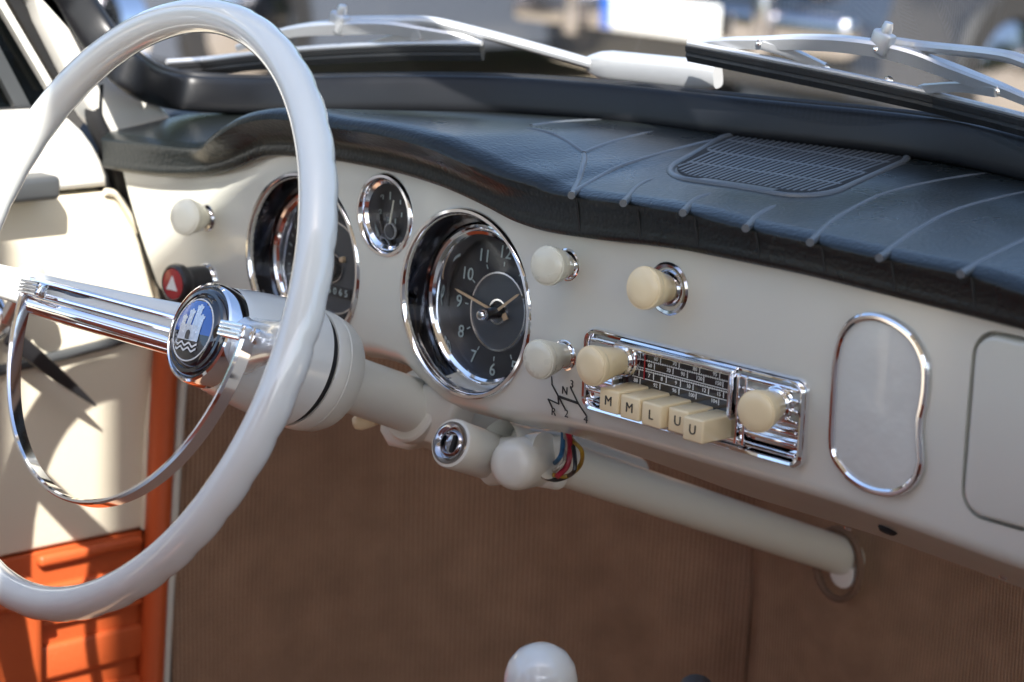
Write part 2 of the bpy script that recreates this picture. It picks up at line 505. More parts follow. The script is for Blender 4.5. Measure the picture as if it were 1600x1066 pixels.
# screw heads and hole in the slanted lower flange
for px, py in ((1325, 826), (1568, 903)): obj('flange_screw', lathe([(0, .0015), (.0022, .001), (.003, 0)], PY(px, py, .03), (0, -.5, -.86), 14), chrome, dash)
obj('flange_hole', lathe([(0, .002), (.0045, .0021), (.0062, .0005), (.0065, -.002)], PY(1387, 828, .030), (0, -.5, -.86), 20), dark, dash)

# padded top
def pad_e(x): return .014 + .020 * sstep(-.31, -.24, x) * (1 - sstep(-.02, .12, x))
top_px = [(150, 214), (225, 224), (280, 231), (306, 231), (325, 212), (345, 196), (370, 182), (400, 174), (430, 172), (470, 176), (512, 184), (587, 195), (662, 214), (719, 240), (775, 266), (831, 285), (861, 298), (890, 304), (925, 309), (974, 315), (1067.5, 330), (1165, 354.6),
          (1266, 376), (1374, 400), (1501, 425), (1600, 456)]
tt = []
for px, py in top_px:
    y = -.014
    for _ in range(6):
        p = PY(px, py, y); y = -pad_e(p.x)
    if not tt or p.x > tt[-1][0] + .004: tt.append((p.x, p.z))
tt.append((.82, tt[-1][1] - .02))
zedge = curve([(-.45, tt[0][1])] + tt)
ZSB = {270: .086, 400: .094, 600: .102, 800: .107, 1000: .109, 1200: .110, 1430: .110, 1600: .108}
sb = [(270, 165), (400, 165), (600, 168), (800, 175), (1000, 195), (1200, 222), (1430, 247), (1600, 275)]
sbp = [PZ(a, b, ZSB[a]) for a, b in sb]
half = [(p.x, p.y) for p in sbp if p.x < .2]
sym = [(.4 - a, b) for a, b in half][::-1]
yrear = curve([(-.43, -.055)] + half + [(.2, max(b for _, b in half) + .004)] + [q for q in sym if q[0] > .21] + [(.83, -.055)])
zrear = curve([(-.43, .078), (-.33, .088), (-.25, .098), (-.12, .106), (0, .110), (.4, .110), (.55, .106), (.7, .09), (.82, .078)])
def padz(x, y):
    """height of the pad's top at (x, y)"""
    e = pad_e(x); z0, z1 = zedge(x) + .0025, zrear(x)
    y1 = yrear(x) + .012
    t = (y + e) / max(.01, y1 + e)
    t = min(1, max(0, t))
    return z0 + (z1 - z0) * (t ** .9)
PADX = [-.425 + (.82 + .425) * i / 220 for i in range(221)]
rows = []
for x in PADX:
    e, zl, ze = pad_e(x), ztop(x), zedge(x)
    br = (e - .014) / .020
    pr = [(.010, zl + .006), (-.004, zl + .0005), (-.0085, zl - .0016), (-.0115, zl - .0005), (-.0128, zl + .003), (-.0120, zl + .0058)]
    z0 = zl + .0058
    for t in (.2, .4, .6, .8):
        yy = -.012 - (e - .013) * t ** 1.6 + .002 * br * math.sin(math.pi * t)
        pr.append((yy, z0 + (ze - .0040 - .0045 * br - z0) * t))
    ro = .0040 + .0065 * br
    pr += [(-e + ro - ro * math.cos(R(q)), ze + .0022 - ro * .75 + ro * .75 * math.sin(R(q)) - .0012) for q in (0, 18, 36, 54, 72)]
    y1 = max(yrear(x) + .014, -e + .03)
    for t in (.02, .05, .1, .18, .28, .4, .52, .64, .76, .88, 1):
        y = -e + ro + (y1 + e - ro) * t
        pr.append((y, padz(x, y)))
    rows.append([V((x, a, b)) for a, b in pr])
pad = gridsurf(rows)
def padhit(px, py, lift=0.0):
    return hit(px, py, lambda p: p.z - padz(p.x, max(p.y, -pad_e(p.x))) - lift, 1.0, 2.6)
beads = []
def bead(pts, r=.0025, lip=True, n=8):
    q = spline([padhit(*a) for a in pts], n)
    q = [V((p.x, p.y, padz(p.x, p.y) - r * .62)) for p in q]
    nq = len(q)
    beads.append(tube(q, r, 12, scale=[min(1, .72 + .12 * (nq - 1 - i)) for i in range(nq)]))
GR = [[(912, 238), (870, 212), (820, 200)], [(893, 302), (906, 275), (913, 250), (912, 238)], [(912, 238), (960, 220), (1020, 205)], [(893, 300), (950, 268), (1010, 246), (1090, 224), (1130, 216)],
      [(974, 314), (996, 291), (1022, 278)], [(1067, 329), (1085, 312), (1111, 301)], [(1165, 353), (1185, 335), (1212, 320)], [(1266, 375), (1310, 338), (1380, 303), (1460, 283), (1540, 270)],
      [(1374, 399), (1430, 360), (1500, 325), (1610, 297)], [(1501, 424), (1550, 398), (1620, 365)], [(830, 196), (880, 190), (940, 187)]]
for q in GR: bead(q)
VQ = [padhit(1034, 272), padhit(1278, 311), padhit(1436, 240), padhit(1158, 206)]   # vent corners: front left, front right, rear right, rear left
def vq(a, b, lift=0.0):
    p = (VQ[0] * (1 - a) + VQ[1] * a) * (1 - b) + (VQ[3] * (1 - a) + VQ[2] * a) * b
    return V((p.x, p.y, padz(p.x, p.y) + lift))
vo = []
for a, b in rrect(-.02, -.05, 1.02, 1.02, .25, 8): vo.append(vq(a, b, -.0008))
beads.append(tube(vo, .0030, 10, True))
pt = obj('padded_top', pad, vinyl, dash, angle=60)
obj('raised_welt', join(*beads), welt_sheen, pt, angle=80)
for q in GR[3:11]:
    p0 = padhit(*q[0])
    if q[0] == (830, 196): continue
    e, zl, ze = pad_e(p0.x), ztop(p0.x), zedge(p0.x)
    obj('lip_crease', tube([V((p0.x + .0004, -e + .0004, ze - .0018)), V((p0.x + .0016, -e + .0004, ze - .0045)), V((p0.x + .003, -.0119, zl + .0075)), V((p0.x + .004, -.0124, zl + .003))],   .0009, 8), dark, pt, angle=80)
RC = .24
def vb0(a):                                   # where the grille starts behind its rounded front corners
    c = min(a, 1 - a)
    return 0 if c >= RC else RC - math.sqrt(max(0, RC * RC - (RC - max(0, c)) ** 2))
vent = obj('vent_grille', gridsurf([[vq(a / 40, vb0(a / 40) * (1 - b / 12) + b / 12, .0003) for a in range(41)] for b in range(13)]), dark, dash)
bars = []
NR = 4
for row in range(NR):
    b0, b1 = .02 + row / NR * .96, .02 + (row + 1) / NR * .96
    nb = 27
    for i in range(nb):
        a = .03 + .94 * (i + (.5 if row % 2 else 0)) / nb
        bs = max(b0 + .012, vb0(a) + .03)
        if bs > b1 - .04: continue
        bars.append(sweep([vq(a - .012, bs, .0006), vq(a, (bs + b1) / 2, .0007), vq(a + .012, b1 - .012, .0006)], [(-.0010, -.001), (.0010, -.001), (.0010, -.0001), (.0006, .0001), (-.0006, .0001), (-.0010, -.0001)], up=Z))
    if row: bars.append(sweep([vq(.03 + .94 * i / 16, b0, .0006) for i in range(17)], [(-.0022, -.001), (.0022, -.001), (.0022, .0), (.0015, .0002), (-.0015, .0002), (-.0022, .0)], up=Z, scale=None))
bars.append(sweep([vq(.26 + .48 * i / 16, .0, .0006) for i in range(17)], [(-.0035, -.001), (.0035, -.001), (.0035, .0001), (-.0035, .0001)], up=Z))
obj('vent_slats', join(*bars), welt_sheen, vent)

# ------------------------------------------------------------------ gauges
def gauge(name, label, c, r, depth, rin, grp='round gauges set into the dashboard'):
    t = thing(name, label, 'gauge', tuple(c), grp)
    sh = (0, 0, -.26)
    obj('bezel', lathe([(r - .0045, .004), (r - .0038, -.0015), (r - .0022, -.0036), (r - .0002, -.0035), (r + .0012, -.0016), (r + .0014, .0015), (r - .001, .003)], c, Y, 96), chrome, t)
    if depth > .012:
        # dark conical wall, then a second chrome ring round the glass
        obj('inner_wall', lathe([(r - .0042, .0005), (rin + .006, depth - .004), (rin + .005, depth + .016), (rin - .03, depth + .024)], c, Y, 96, shear=sh), dark_refl_chrome, t)
        obj('inner_ring', lathe([(rin + .0065, depth - .002), (rin + .0055, depth - .0052), (rin + .0035, depth - .006), (rin + .0022, depth - .0045), (rin + .001, depth - .0052), (rin - .001, depth - .004), (rin - .0018, depth - .0005), (rin - .002, depth + .008)], c, Y, 96, shear=sh), chrome, t)
    else:
        obj('inner_ring', lathe([(r - .004, -.001), (rin + .0022, depth - .005), (rin + .0010, depth - .006), (rin - .001, depth - .004), (rin - .0014, depth + .006)], c, Y, 80), chrome, t)
    return t, sh
def at_dial(c, y, dx=0, dz=0, sh=-.26): return V((c.x + dx, c.y + y, c.z + dz + sh * y))
# clock
ck, sh = gauge('dash_clock', 'round black clock with chrome rim and tan hands showing half past nine or so', GC, RG, .021, .052)
DY = .030
TILT = V((0, -1, .10)).normalized()
dc = at_dial(GC, DY)
dd = obj('dial', lathe([(0, 0), (.053, 0), (.054, .002)], dc, -TILT, 80), dial_black, ck)
sub_c = V((dc.x + .0022, dc.y, dc.z - .001))
obj('centre_disc', lathe([(0, -.0008), (.0265, -.0008), (.0268, .0004)], sub_c, -TILT, 72), dial_grey, ck)
obj('disc_ring', lathe([(.0263, -.0006), (.0267, -.0022), (.0279, -.0022), (.0285, -.0004)], sub_c, -TILT, 72), chrome, ck)
num = []
for h in range(1, 13):
    a = R(90 - 30 * h)
    num.append(letters(str(h), .0128, sub_c + V((math.cos(a) * .0415, -.0007 + .1 * math.sin(a) * .0415, math.sin(a) * .0415)), X, V((0, .1, 1))))
for h in range(60):
    a = R(6 * h)
    d = V((math.cos(a), .1 * math.sin(a), math.sin(a))); q = V((-d.z, 0, d.x))
    if h % 5 == 0: num.append(prism([(-.0016, -.0004), (.0016, -.0004), (.0016, .0004), (-.0016, .0004)], sub_c + d * .0335 + V((0, -.0003, 0)), d, q, .0003))
obj('numerals', join(*num), lume, dd, smooth=False)
hc = sub_c + V((0, -.004, 0))
def hand(tipx, tipy, w0, w1, y):
    o = V((sub_c.x, sub_c.y + y, sub_c.z)); tp = PY(tipx, tipy, o.y); d = tp - o; L = d.length; d.normalize(); q = V((-d.z, 0, d.x))
    return prism([(.004, -w0), (L * .9, -w1), (L, 0), (L * .9, w1), (.004, w0)], o, d, q, .0005)
obj('hour_hand', hand(711, 451, .0011, .0009, -.0035), tan, ck, smooth=False)
obj('minute_hand', hand(812, 459, .0011, .0008, -.0045), tan, ck, smooth=False)
o = V((sub_c.x, sub_c.y - .0025, sub_c.z)); tp = PY(792, 497, o.y); d = (tp - o); L = d.length; d.normalize(); q = V((-d.z, 0, d.x))
obj('alarm_hand', prism([(.006, -.0012), (L * .8, -.0032), (L * 1.15, 0), (L * .8, .0032), (.006, .0012)], o, d, q, .0005), tan, ck, smooth=False)
obj('hub_ring', lathe([(.0072, 0), (.0078, -.0016), (.0090, -.0016), (.0094, 0)], sub_c + V((0, -.0008, 0)), -TILT, 40), chrome, ck)
stem = obj('set_stem', lathe([(.0075, 0), (.0068, .0008), (.0042, .001), (.0040, .0115), (.0046, .0125), (.0046, .015)], sub_c, (0, -1, -.04), 28), black_pl, ck)
obj('stem_cap', lathe([(.0046, .015), (.0045, .0175), (.003, .0195), (0, .020)], sub_c, (0, -1, -.04), 28), chrome, stem)
obj('glass', lathe([(0, 0), (.0512, 0)], at_dial(GC, .0185), Y, 64), gglass, ck)
# speedometer
sp, sh = gauge('speedometer', 'round black speedometer with chrome rim half hidden behind the wheel rim', GS, RG, .021, .052)
dc = at_dial(GS, DY)
dd = obj('dial', lathe([(0, 0), (.053, 0), (.054, .002)], dc, Y, 80), dial_black, sp)
obj('centre_disc', lathe([(0, -.0008), (.0345, -.0008), (.0348, .0004)], dc, Y, 72), dial_grey, sp)
obj('disc_ring', lathe([(.0343, -.0006), (.0347, -.0022), (.0357, -.0022), (.0363, -.0004)], dc, Y, 72), chrome, sp)
ticks = []
for h in range(40):
    a = R(-60 + 300 * h / 39); d = V((math.cos(a), 0, math.sin(a))); q = V((-d.z, 0, d.x)); Lh = .003 if h % 3 == 0 else .0016
    ticks.append(prism([(-Lh, -.0004), (Lh, -.0004), (Lh, .0004), (-Lh, .0004)], dc + d * .045 + V((0, -.0003, 0)), d, q, .0003))
obj('scale_marks', join(*ticks), lume, dd, smooth=False)
wn = obj('odometer_window', box(dc + V((.004, -.0015, -.0175)), (.036, .002, .0085), .0005), blackp, sp)
obj('odometer_digits', join(*[letters(c, .0075, dc + V((-.009 + .0066 * i, -.0028, -.0175)), X, Z) for i, c in enumerate('66065')]), lume, wn, smooth=False)
obj('needle', prism([(-.006, -.0014), (.040, -.0005), (.040, .0005), (-.006, .0014)], dc + V((0, -.004, 0)), V((-.8, 0, -.6)), V((.6, 0, -.8)), .0006), tan, sp, smooth=False)
obj('needle_cap', lathe([(.009, 0), (.009, .003), (.0085, .0045), (.004, .005), (.004, .006), (0, .006)], dc + V((0, -.001, 0)), (0, -1, 0), 36), black_pl, sp)
obj('cap_ring', lathe([(.0102, 0), (.0106, .0016), (.0116, .0016), (.012, 0)], dc + V((0, -.001, 0)), (0, -1, 0), 36), chrome_d, sp)
obj('trip_pin', lathe([(0, .004), (.0022, .003), (.0024, 0)], dc + V((.012, -.001, .008)), (0, -1, 0), 16), tan, sp)
obj('warning_lamp_red', lathe([(0, -.0012), (.004, -.0008), (.0046, 0)], dc + V((.006, -.0005, -.0445)), Y, 24), redp, sp)
obj('warning_lamp_blue', lathe([(0, -.0012), (.004, -.0008), (.0046, 0)], dc + V((.021, -.0005, -.0395)), Y, 24), bluep, sp)
obj('glass', lathe([(0, 0), (.0512, 0)], at_dial(GS, .0185), Y, 64), gglass, sp)
# fuel gauge
fg, sh = gauge('fuel_gauge', 'small round black fuel gauge with chrome rim between the two large gauges', GF, RF, .006, .0235)
dc = V((GF.x, .0135, GF.z))
dd = obj('dial', lathe([(0, 0), (.0245, 0)], dc, Y, 60), dial_black, fg)
obj('dial_well', lathe([(.0236, -.009), (.0243, .001)], dc, Y, 60), dial_black, fg)
pv = PY(607.5, 361.5, .009)
obj('pivot_ring', lathe([(.0048, 0), (.0052, -.0012), (.0061, -.0012), (.0064, 0)], pv + V((0, .002, 0)), Y, 32), greyp, fg)
obj('pivot_cap', lathe([(0, -.001), (.0045, -.001), (.0048, .001)], pv + V((0, .001, 0)), Y, 32), blackp, fg)
tp = PY(615.5, 313, .009); d = (tp - pv); L = d.length; d.normalize(); q = V((-d.z, 0, d.x))
obj('needle', prism([(.006, -.0009), (L, -.0006), (L, .0006), (.006, .0009)], pv, d, q, .0005), knob_grey, fg, smooth=False)
mk = []
for px, py, s in ((610, 306, .0028), (599, 308, .0016), (591, 317, .002), (626, 316, .0016), (628, 336, .0016), (618, 346, .002)):
    p = PY(px, py, .0128); mk.append(prism([(-.0005, -s), (.0005, -s), (.0005, s), (-.0005, s)], p, X, Z, .0003))
p = PY(592, 330.5, .0128); mk.append(letters('1/2', .0048, p, X, Z)); p = PY(607, 343.5, .0128); mk.append(letters('R', .0045, p, X, Z))
obj('scale_marks', join(*mk), lume, dd, smooth=False)
obj('glass', lathe([(0, 0), (.0232, 0)], V((GF.x, .002, GF.z)), Y, 60), gglass, fg)

# ------------------------------------------------------------------ pull knobs
KP = [(.0, 1.0), (.28, .995), (.55, .97), (.8, .88), (.93, .78), (1.0, .62)]
def knob_prof(r, L, neck):
    """gently domed face, crisp rim, then a body that tapers to the neck"""
    return [(0, L + .0012), (r * .5, L + .0010), (r * .80, L + .0003), (r * .90, L - .0005), (r * .915, L - .0010), (r * .985, L - .0012), (r, L - .0022), (r, L - .0040), (r * .975, L - .0050), (r * .925, L - .0056), (r * .91, L - .0064),
            (r * .93, L - .0072), (r * .88, L - .0105), (r * .77, L - .0165), (neck * 1.05, L * .34), (neck, L * .18), (neck * .96, .002), (0, .002)]
def collar_prof(r): return [(r * .55, .0035), (r * .62, .0045), (r * .8, .0042), (r * .86, .0032), (r * .9, .0022), (r, .0016), (r * 1.02, 0), (r * .9, -.001)]
def pull(label, base_px, head_px, L, r, neck, m, collar_r, cm, name='pull_knob', big=False, grp='pull knobs on the dash face'):
    b = PY(*base_px, 0)
    h = PY(*head_px, -L)
    ax = (h - b).normalized()
    t = thing(name, label, 'knob', tuple(b), grp)
    obj('collar', lathe(collar_prof(collar_r), b, (0, -1, 0), 40), cm, t)
    if big: obj('collar_ring', lathe([(.0165, -.001), (.0172, .0020), (.0158, .0032), (.0140, .0028), (.0132, .0005)], b, (0, -1, 0), 44), chrome_d, t)
    obj('knob_body', lathe(knob_prof(r, L, neck), b, ax, 48), m, t)
    return t
pull('pale grey pull knob beside the upper right of the clock', (889, 414), (852, 415.5), .0275, .0132, .0080, knob_grey, .0112, chrome)
pull('ivory pull knob with wide dark chrome collar above the radio', (1047, 451), (1003, 450), .0285, .0138, .0088, ivory, .0125, chrome_d, big=True)
pull('pale grey pull knob between the clock and the radio, above the gear diagram', (885, 554), (839, 562.5), .030, .0134, .0082, knob_grey, .0108, chrome)
pull('white pull knob with slim neck at the far left end of the dash', (326, 341), (285, 339), .030, .0143, .0065, white_knob, .0115, chrome_d)
b = PY(325, 438, 0); h = PY(272, 443.5, -.034); ax = (h - b).normalized()
hz = thing('hazard_switch', 'black pull switch with red face and white triangle, left of the wheel hub', 'switch', tuple(b))
obj('base_ring', lathe([(.0085, .004), (.0125, .0042), (.014, .002), (.0142, 0)], b, (0, -1, 0), 36), chrome, hz)
obj('switch_body', lathe([(0, .002), (.0115, .002), (.0120, .012), (.0118, .022), (.0125, .025), (.0150, .028), (.0156, .031), (.0150, .0345), (.0128, .036), (.0118, .0352)], b, ax, 44), black_pl, hz)
fx, fy, fa = frame(ax, Z)
fc = b + ax * .0354
rf = obj('red_face', lathe([(0, .0006), (.008, .0005), (.0119, 0)], fc, ax, 40), redp, hz)
side = fy if fy.x > 0 else -fy
obj('triangle_sign', prism([(-.0062, -.0048), (.0062, -.0048), (0, .0066)], fc + ax * .0005, side, fx, .0006 if side.cross(fx).dot(ax) > 0 else -.0006), whitep, rf, smooth=False)

# ------------------------------------------------------------------ radio
rd = thing('car_radio', 'chrome push button car radio with ivory knobs and five ivory keys', 'radio', (.214, 0, -.045))
RX0, RX1, RZ0, RZ1 = .1205, .3085, -.0490, .0065
out = rrect(RX0, RZ0, RX1, RZ1, .0085)
inn = rrect(RX0 + .0045, RZ0 + .0045, RX1 - .0045, RZ1 - .0045, .006)
def ringframe(outer, inner, prof):
    """ring of sections between two outlines; prof = (mix outer->inner, depth)"""
    n = len(outer); vs = []; m = len(prof)
    for a, b in zip(outer, inner):
        for t, y in prof: vs.append(V((a[0] + (b[0] - a[0]) * t, y, a[1] + (b[1] - a[1]) * t)))
    return vs, [(i * m + q, i * m + q + 1, ((i + 1) % n) * m + q + 1, ((i + 1) % n) * m + q) for i in range(n) for q in range(m - 1)]
fpz = obj('faceplate', join(ringframe(out, inn, [(-.12, .002), (-.1, -.002), (.05, -.0055), (.35, -.0070), (.7, -.0064), (.95, -.0045), (1.0, -.001)]), prism(rrect(RX0 + .004, RZ0 + .004, RX1 - .004, RZ1 - .004, .006), (0, .001, 0), X, Z, .0025)), chrome, rd)
ribs = []
WX0, WX1, WZ0, WZ1 = .1545, .2500, -.0262, -.0005
for i in range(7):
    z = RZ0 + .0075 + i * (.0555 - .015) / 6
    for a, b in ((RX0 + .0055, WX0 - .004), (WX1 + .008, RX1 - .0055)):
        ribs.append(box(((a + b) / 2, -.0030, z), (b - a, .0055, .0031), .0012))
ribs.append(box(((RX0 + RX1) / 2, -.003, RZ0 + .0075), (RX1 - RX0 - .02, .0055, .0031), .0012))
ribs.append(box(((RX0 + RX1) / 2, -.003, RZ1 - .0072), (RX1 - RX0 - .02, .0055, .0031), .0012))
for x in (WX1 + .0062, WX1 + .0125):
    ribs.append(box((x, -.0040, -.0215), (.0018, .0070, .044), .0008))
obj('ribs', join(*ribs), chrome, fpz)
wo, wi = rrect(WX0 - .003, WZ0 - .003, WX1 + .003, WZ1 + .003, .002, 3), rrect(WX0, WZ0, WX1, WZ1, .001, 3)
dw = obj('dial_window', prism(rrect(WX0 - .001, WZ0 - .001, WX1 + .001, WZ1 + .001, .001, 2), (0, -.0022, 0), X, Z, .0010), blackg, rd)
obj('window_frame', ringframe(wo, wi, [(0, -.001), (0, -.0085), (.25, -.0105), (.6, -.0105), (.9, -.009), (1.05, -.0034)]), chrome, dw)
ly = -.0034
sc = []
xa, xb = WX0 + .008, WX1 - .004
for z in (-.0065, -.0118, -.0134, -.0186):
    sc.append(stroke([(xa, z), (xb, z)], .00045, (0, ly, 0), X, Z, .0002))
rnd = random.Random(3)
for z, tx in ((-.0040, ('50', '60', '70', '80', '95')), (-.0092, ('55', '60', '70', '90', '120', '150')), (-.0160, ('6', '7', '8', '9', '10', '12', '15')), (-.0212, ('88', '92', '96', '100', '104'))):
    for i, c in enumerate(tx):
        x = xa + (xb - xa) * (i + .25 + rnd.uniform(-.1, .1)) / len(tx)
        sc.append(letters(c, .0036, (x, ly, z), X, Z, .0001))
        sc.append(stroke([(x + .004, z - .0015), (x + .004, z + .0018)], .0006, (0, ly, 0), X, Z, .0002))
for i in range(44):
    x = xa + (xb - xa) * i / 43
    for z in (-.0062, -.0130): sc.append(stroke([(x, z - .0008), (x, z + .0003)], .00035, (0, ly, 0), X, Z, .0002))
obj('dial_scale', join(*sc), whitep, dw, smooth=False)
obj('tuning_pointer', box((.1745, -.0040, -.0105), (.0007, .0006, .017)), redp, dw)
BX = [.1697, .1883, .2069, .2255, .2441]
for i, (x, c, L) in enumerate(zip(BX, 'MMLUU', (.0300, .0300, .0300, .0255, .0320))):
    z = -.0306 - i * .0007
    kb = obj('push_button', box((x, -L / 2 - .001, z), (.0168, L, .0152), .0014, seg=3), ivory, rd)
    obj('key_letter', letters(c, .0088, (x, -L - .0012, z), X, Z, .0002), blackp, kb, smooth=False)
for px, hx, L in (((985, 560), (921, 572.5), .038), ((1223, 628), (1179, 644.5), .0325)):
    b = PY(*px, 0); h = PY(*hx, -L); ax = (h - b).normalized()
    cn = [(.006, .012), (.0085, .0125), (.0090, .0105), (.0102, .0095), (.0105, .0075), (.0095, .0065), (.0112, .0055), (.0115, .0035), (.0122, .002), (.0122, 0)]
    kb = obj('tuning_knob', lathe(knob_prof(.0132, L, .0084), b, ax, 48), ivory, rd)
    obj('knob_collar', lathe(cn, b, ax, 40), chrome, kb)

# ------------------------------------------------------------------ steering wheel and column
WC = V((-.0816, -.234, .0120))
WN = V((-.064, -.924, .377)).normalized()
WX_ = V((.9976, -.0691, 0)).normalized()
WE = WN.cross(WX_).normalized()
_x, _e = WX_.copy(), WE.copy()
WX_ = _x * math.cos(R(4.0)) + _e * math.sin(R(4.0)); WE = _e * math.cos(R(4.0)) - _x * math.sin(R(4.0))   # steering turned a touch to the left
def W(a, e, s=0.0): return WC + WX_ * a + WE * e - WN * s
sw = thing('steering_wheel', 'cream white two spoke steering wheel with chrome horn ring', 'steering wheel', tuple(W(0, 0, .12)))
RW, rw = .198, .0117
vs, fs = [], []
NU, NV = 288, 20
for i in range(NU):
    th = 2 * math.pi * i / NU
    rad = WX_ * math.cos(th) + WE * math.sin(th)
    for j in range(NV):
        ph = 2 * math.pi * j / NV
        back = max(0, -math.sin(ph) * .8 + math.cos(ph) * .45)              # finger grips on the rear of the rim
        groove = 1 - abs(math.sin(th * 22)) ** .5
        r = rw * (1 + .035 * back - .13 * back * groove)
        vs.append(WC + rad * (RW + r * .96 * math.cos(ph)) + WN * (r * 1.05 * math.sin(ph)))
for i in range(NU):
    for j in range(NV):
        fs.append((i * NV + j, i * NV + (j + 1) % NV, ((i + 1) % NU) * NV + (j + 1) % NV, ((i + 1) % NU) * NV + j))
obj('rim', (vs, fs), wheel_pl, sw, angle=70)
def spoke(sgn):
    pts, sca = [], []
    path = [(.197, .000), (.17, .012), (.13, .033), (.09, .054), (.055, .074), (.03, .088)]
    pp = spline([W(sgn * a, 0, s) for a, s in path], 6)
    n = len(pp)
    sec = [(math.cos(2 * math.pi * k / 20), math.sin(2 * math.pi * k / 20)) for k in range(20)]
    vs, fs = [], []
    for i, p in enumerate(pp):
        t = i / (n - 1)
        w = .0105 + .009 * t ** 1.3; h = .0085 + .006 * t
        for c, s_ in sec:
            cc = math.copysign(abs(c) ** .7, c); ss = math.copysign(abs(s_) ** .8, s_)
            vs.append(p + WE * w * cc + WN * h * ss)
    for i in range(n - 1):
        for q in range(20): fs.append((i * 20 + q, i * 20 + (q + 1) % 20, (i + 1) * 20 + (q + 1) % 20, (i + 1) * 20 + q))
    fs += [tuple(range(20)), tuple((n - 1) * 20 + q for q in range(20))]
    return vs, fs
def spoke_pt(sgn, a, lift, e=0.0):
    f = curve([(.03, .088), (.055, .074), (.09, .054), (.13, .033), (.17, .012), (.197, 0)])
    return W(sgn * a, e, f(a)) + WN * lift
for sgn in (-1, 1): obj('spoke', spoke(sgn), hub_pl, sw, angle=60)
# chrome trim on the left spoke: half-round cover with a dark channel between two bright ribs
trim = []
a_s = [.140, .12, .1, .07, .045, .032]
for e, r in ((.0065, .0021), (-.0025, .0021)):
    trim.append(tube(spline([spoke_pt(-1, a, .0105 + .0045 * (1 - a / .155), e) for a in a_s], 5), r, 10))
lower = sweep(spline([spoke_pt(-1, a, .0035 + .003 * (1 - a / .155), -.0095 - .002 * (1 - a / .155)) for a in a_s], 5), [(.0078 * math.cos(q * .5236), .0078 * math.sin(q * .5236)) for q in range(12)], up=WN)
st = obj('spoke_trim', join(*trim, lower), chrome, sw)
obj('trim_channel', sweep(spline([spoke_pt(-1, a, .0093 + .0045 * (1 - a / .155), .002) for a in a_s], 5), [(-.0035, -.002), (.0035, -.002), (.0035, .0006), (-.0035, .0006)], up=WN), blackg, st)
# hub bell, collar, button
hub = obj('hub', lathe([(.020, .075), (.0335, .078), (.0352, .081), (.0362, .088), (.0385, .100), (.0405, .115), (.0425, .132), (.0438, .146), (.0440, .150), (.0415, .152), (.030, .153)], W(0, 0), -WN, 96), hub_pl, sw, angle=50)
obj('hub_gap', lathe([(.0405, .1505), (.0405, .158)], W(0, 0), -WN, 72), dark, hub)
hb = obj('horn_button', lathe([(.0350, .090), (.0356, .080), (.0352, .0715), (.0342, .0685), (.0326, .0675), (.0315, .0685), (.0308, .0705)], W(0, 0), -WN, 96), chrome, sw)
DOME = [(0, .0618), (.004, .06187), (.008, .06208), (.012, .0624), (.015, .06272), (.018, .06312), (.0205, .06352), (.0225, .0639), (.0248, .0655)]
obj('button_dish', lathe([(.0312, .0700), (.0300, .0672), (.0285, .0658), (.0262, .0655), (.0255, .0662), (.0248, .0655)] + DOME[::-1][1:], W(0, 0), -WN, 80), blackg, hb)
def dome(r):
    for (r0, s0), (r1, s1) in zip(DOME, DOME[1:]):
        if r <= r1: return s0 + (s1 - s0) * (r - r0) / (r1 - r0)
    return DOME[-1][1]
def emb(pts, lift=.0003):
    """flat shape laid on the domed emblem, coordinates in mm (x to the right, y up)"""
    return [W(a / 1000, b / 1000, dome(math.hypot(a, b) / 1000) - lift) for a, b in pts]
def embpoly(pts, lift=.0003):
    v = emb(pts, lift); return v, [tuple(range(len(v)))]
def embstrip(top, bot, lift=.0003):
    v = emb(top, lift) + emb(bot, lift); n = len(top)
    return v, [(i, i + 1, n + i + 1, n + i) for i in range(n - 1)]
blue_pts_t = []
seg = 24
obj('blue_field', join(*[embstrip([(x0 + (x1 - x0) * k / 8, y1) for k in range(9)], [(x0 + (x1 - x0) * k / 8, y0) for k in range(9)], .00015) for y0, y1, x0, x1 in
    [(y, y + 2, -math.sqrt(max(0, 20.5**2 - (y + 1)**2)), math.sqrt(max(0, 20.5**2 - (y + 1)**2))) for y in range(-2, 20, 2)]]), bluep, hb)
obj('emblem_ring', tube([W(.0212 * math.cos(2 * math.pi * k / 72), .0212 * math.sin(2 * math.pi * k / 72), dome(.0212)) for k in range(72)], .00055, 8, True), whitep, hb)
castle = [embpoly([(-13.5 + q * 4, -7.5), (-9.5 + q * 4, -7.5), (-9.5 + q * 4, 3), (-13.5 + q * 4, 3)], .0006) for q in range(6)]
for x, w, h in ((-13, 4.6, 9.5), (-6.8, 5.4, 14), (.2, 5.6, 18), (6.0, 4.4, 11.5)):
    castle.append(embpoly([(x, 1), (x + w, 1), (x + w, h - 3), (x, h - 3)], .0005))
    castle.append(embpoly([(x - .7, h - 3), (x + w + .7, h - 3), (x + w + .7, h - 1), (x + w * .72, h - 1), (x + w * .72, h), (x + w * .28, h), (x + w * .28, h - 1), (x - .7, h - 1)], .0005))
cs = obj('castle_crest', join(*castle), chrome_crest, hb, smooth=False)
arch = [(-1.6 + 2.2 * math.cos(R(a)), -3.2 + 2.6 * math.sin(R(a))) for a in range(0, 181, 15)] + [(-3.8, -7), (.6, -7)]
obj('castle_gate', embpoly(arch, .0008), blackg, cs, smooth=False)
for y0 in (-10.2, -13.4):
    xs = [-13 + 24 * k / 80 for k in range(81)]
    xm = math.sqrt(20**2 - y0**2) - 1
    xs = [max(-xm, x) for x in xs]
    obj('wave_line', embstrip([(x, y0 + 1.0 * math.sin(x * .72) + .75) for x in xs], [(x, y0 + 1.0 * math.sin(x * .72) - .75) for x in xs], .0006), whitep, hb, smooth=False)
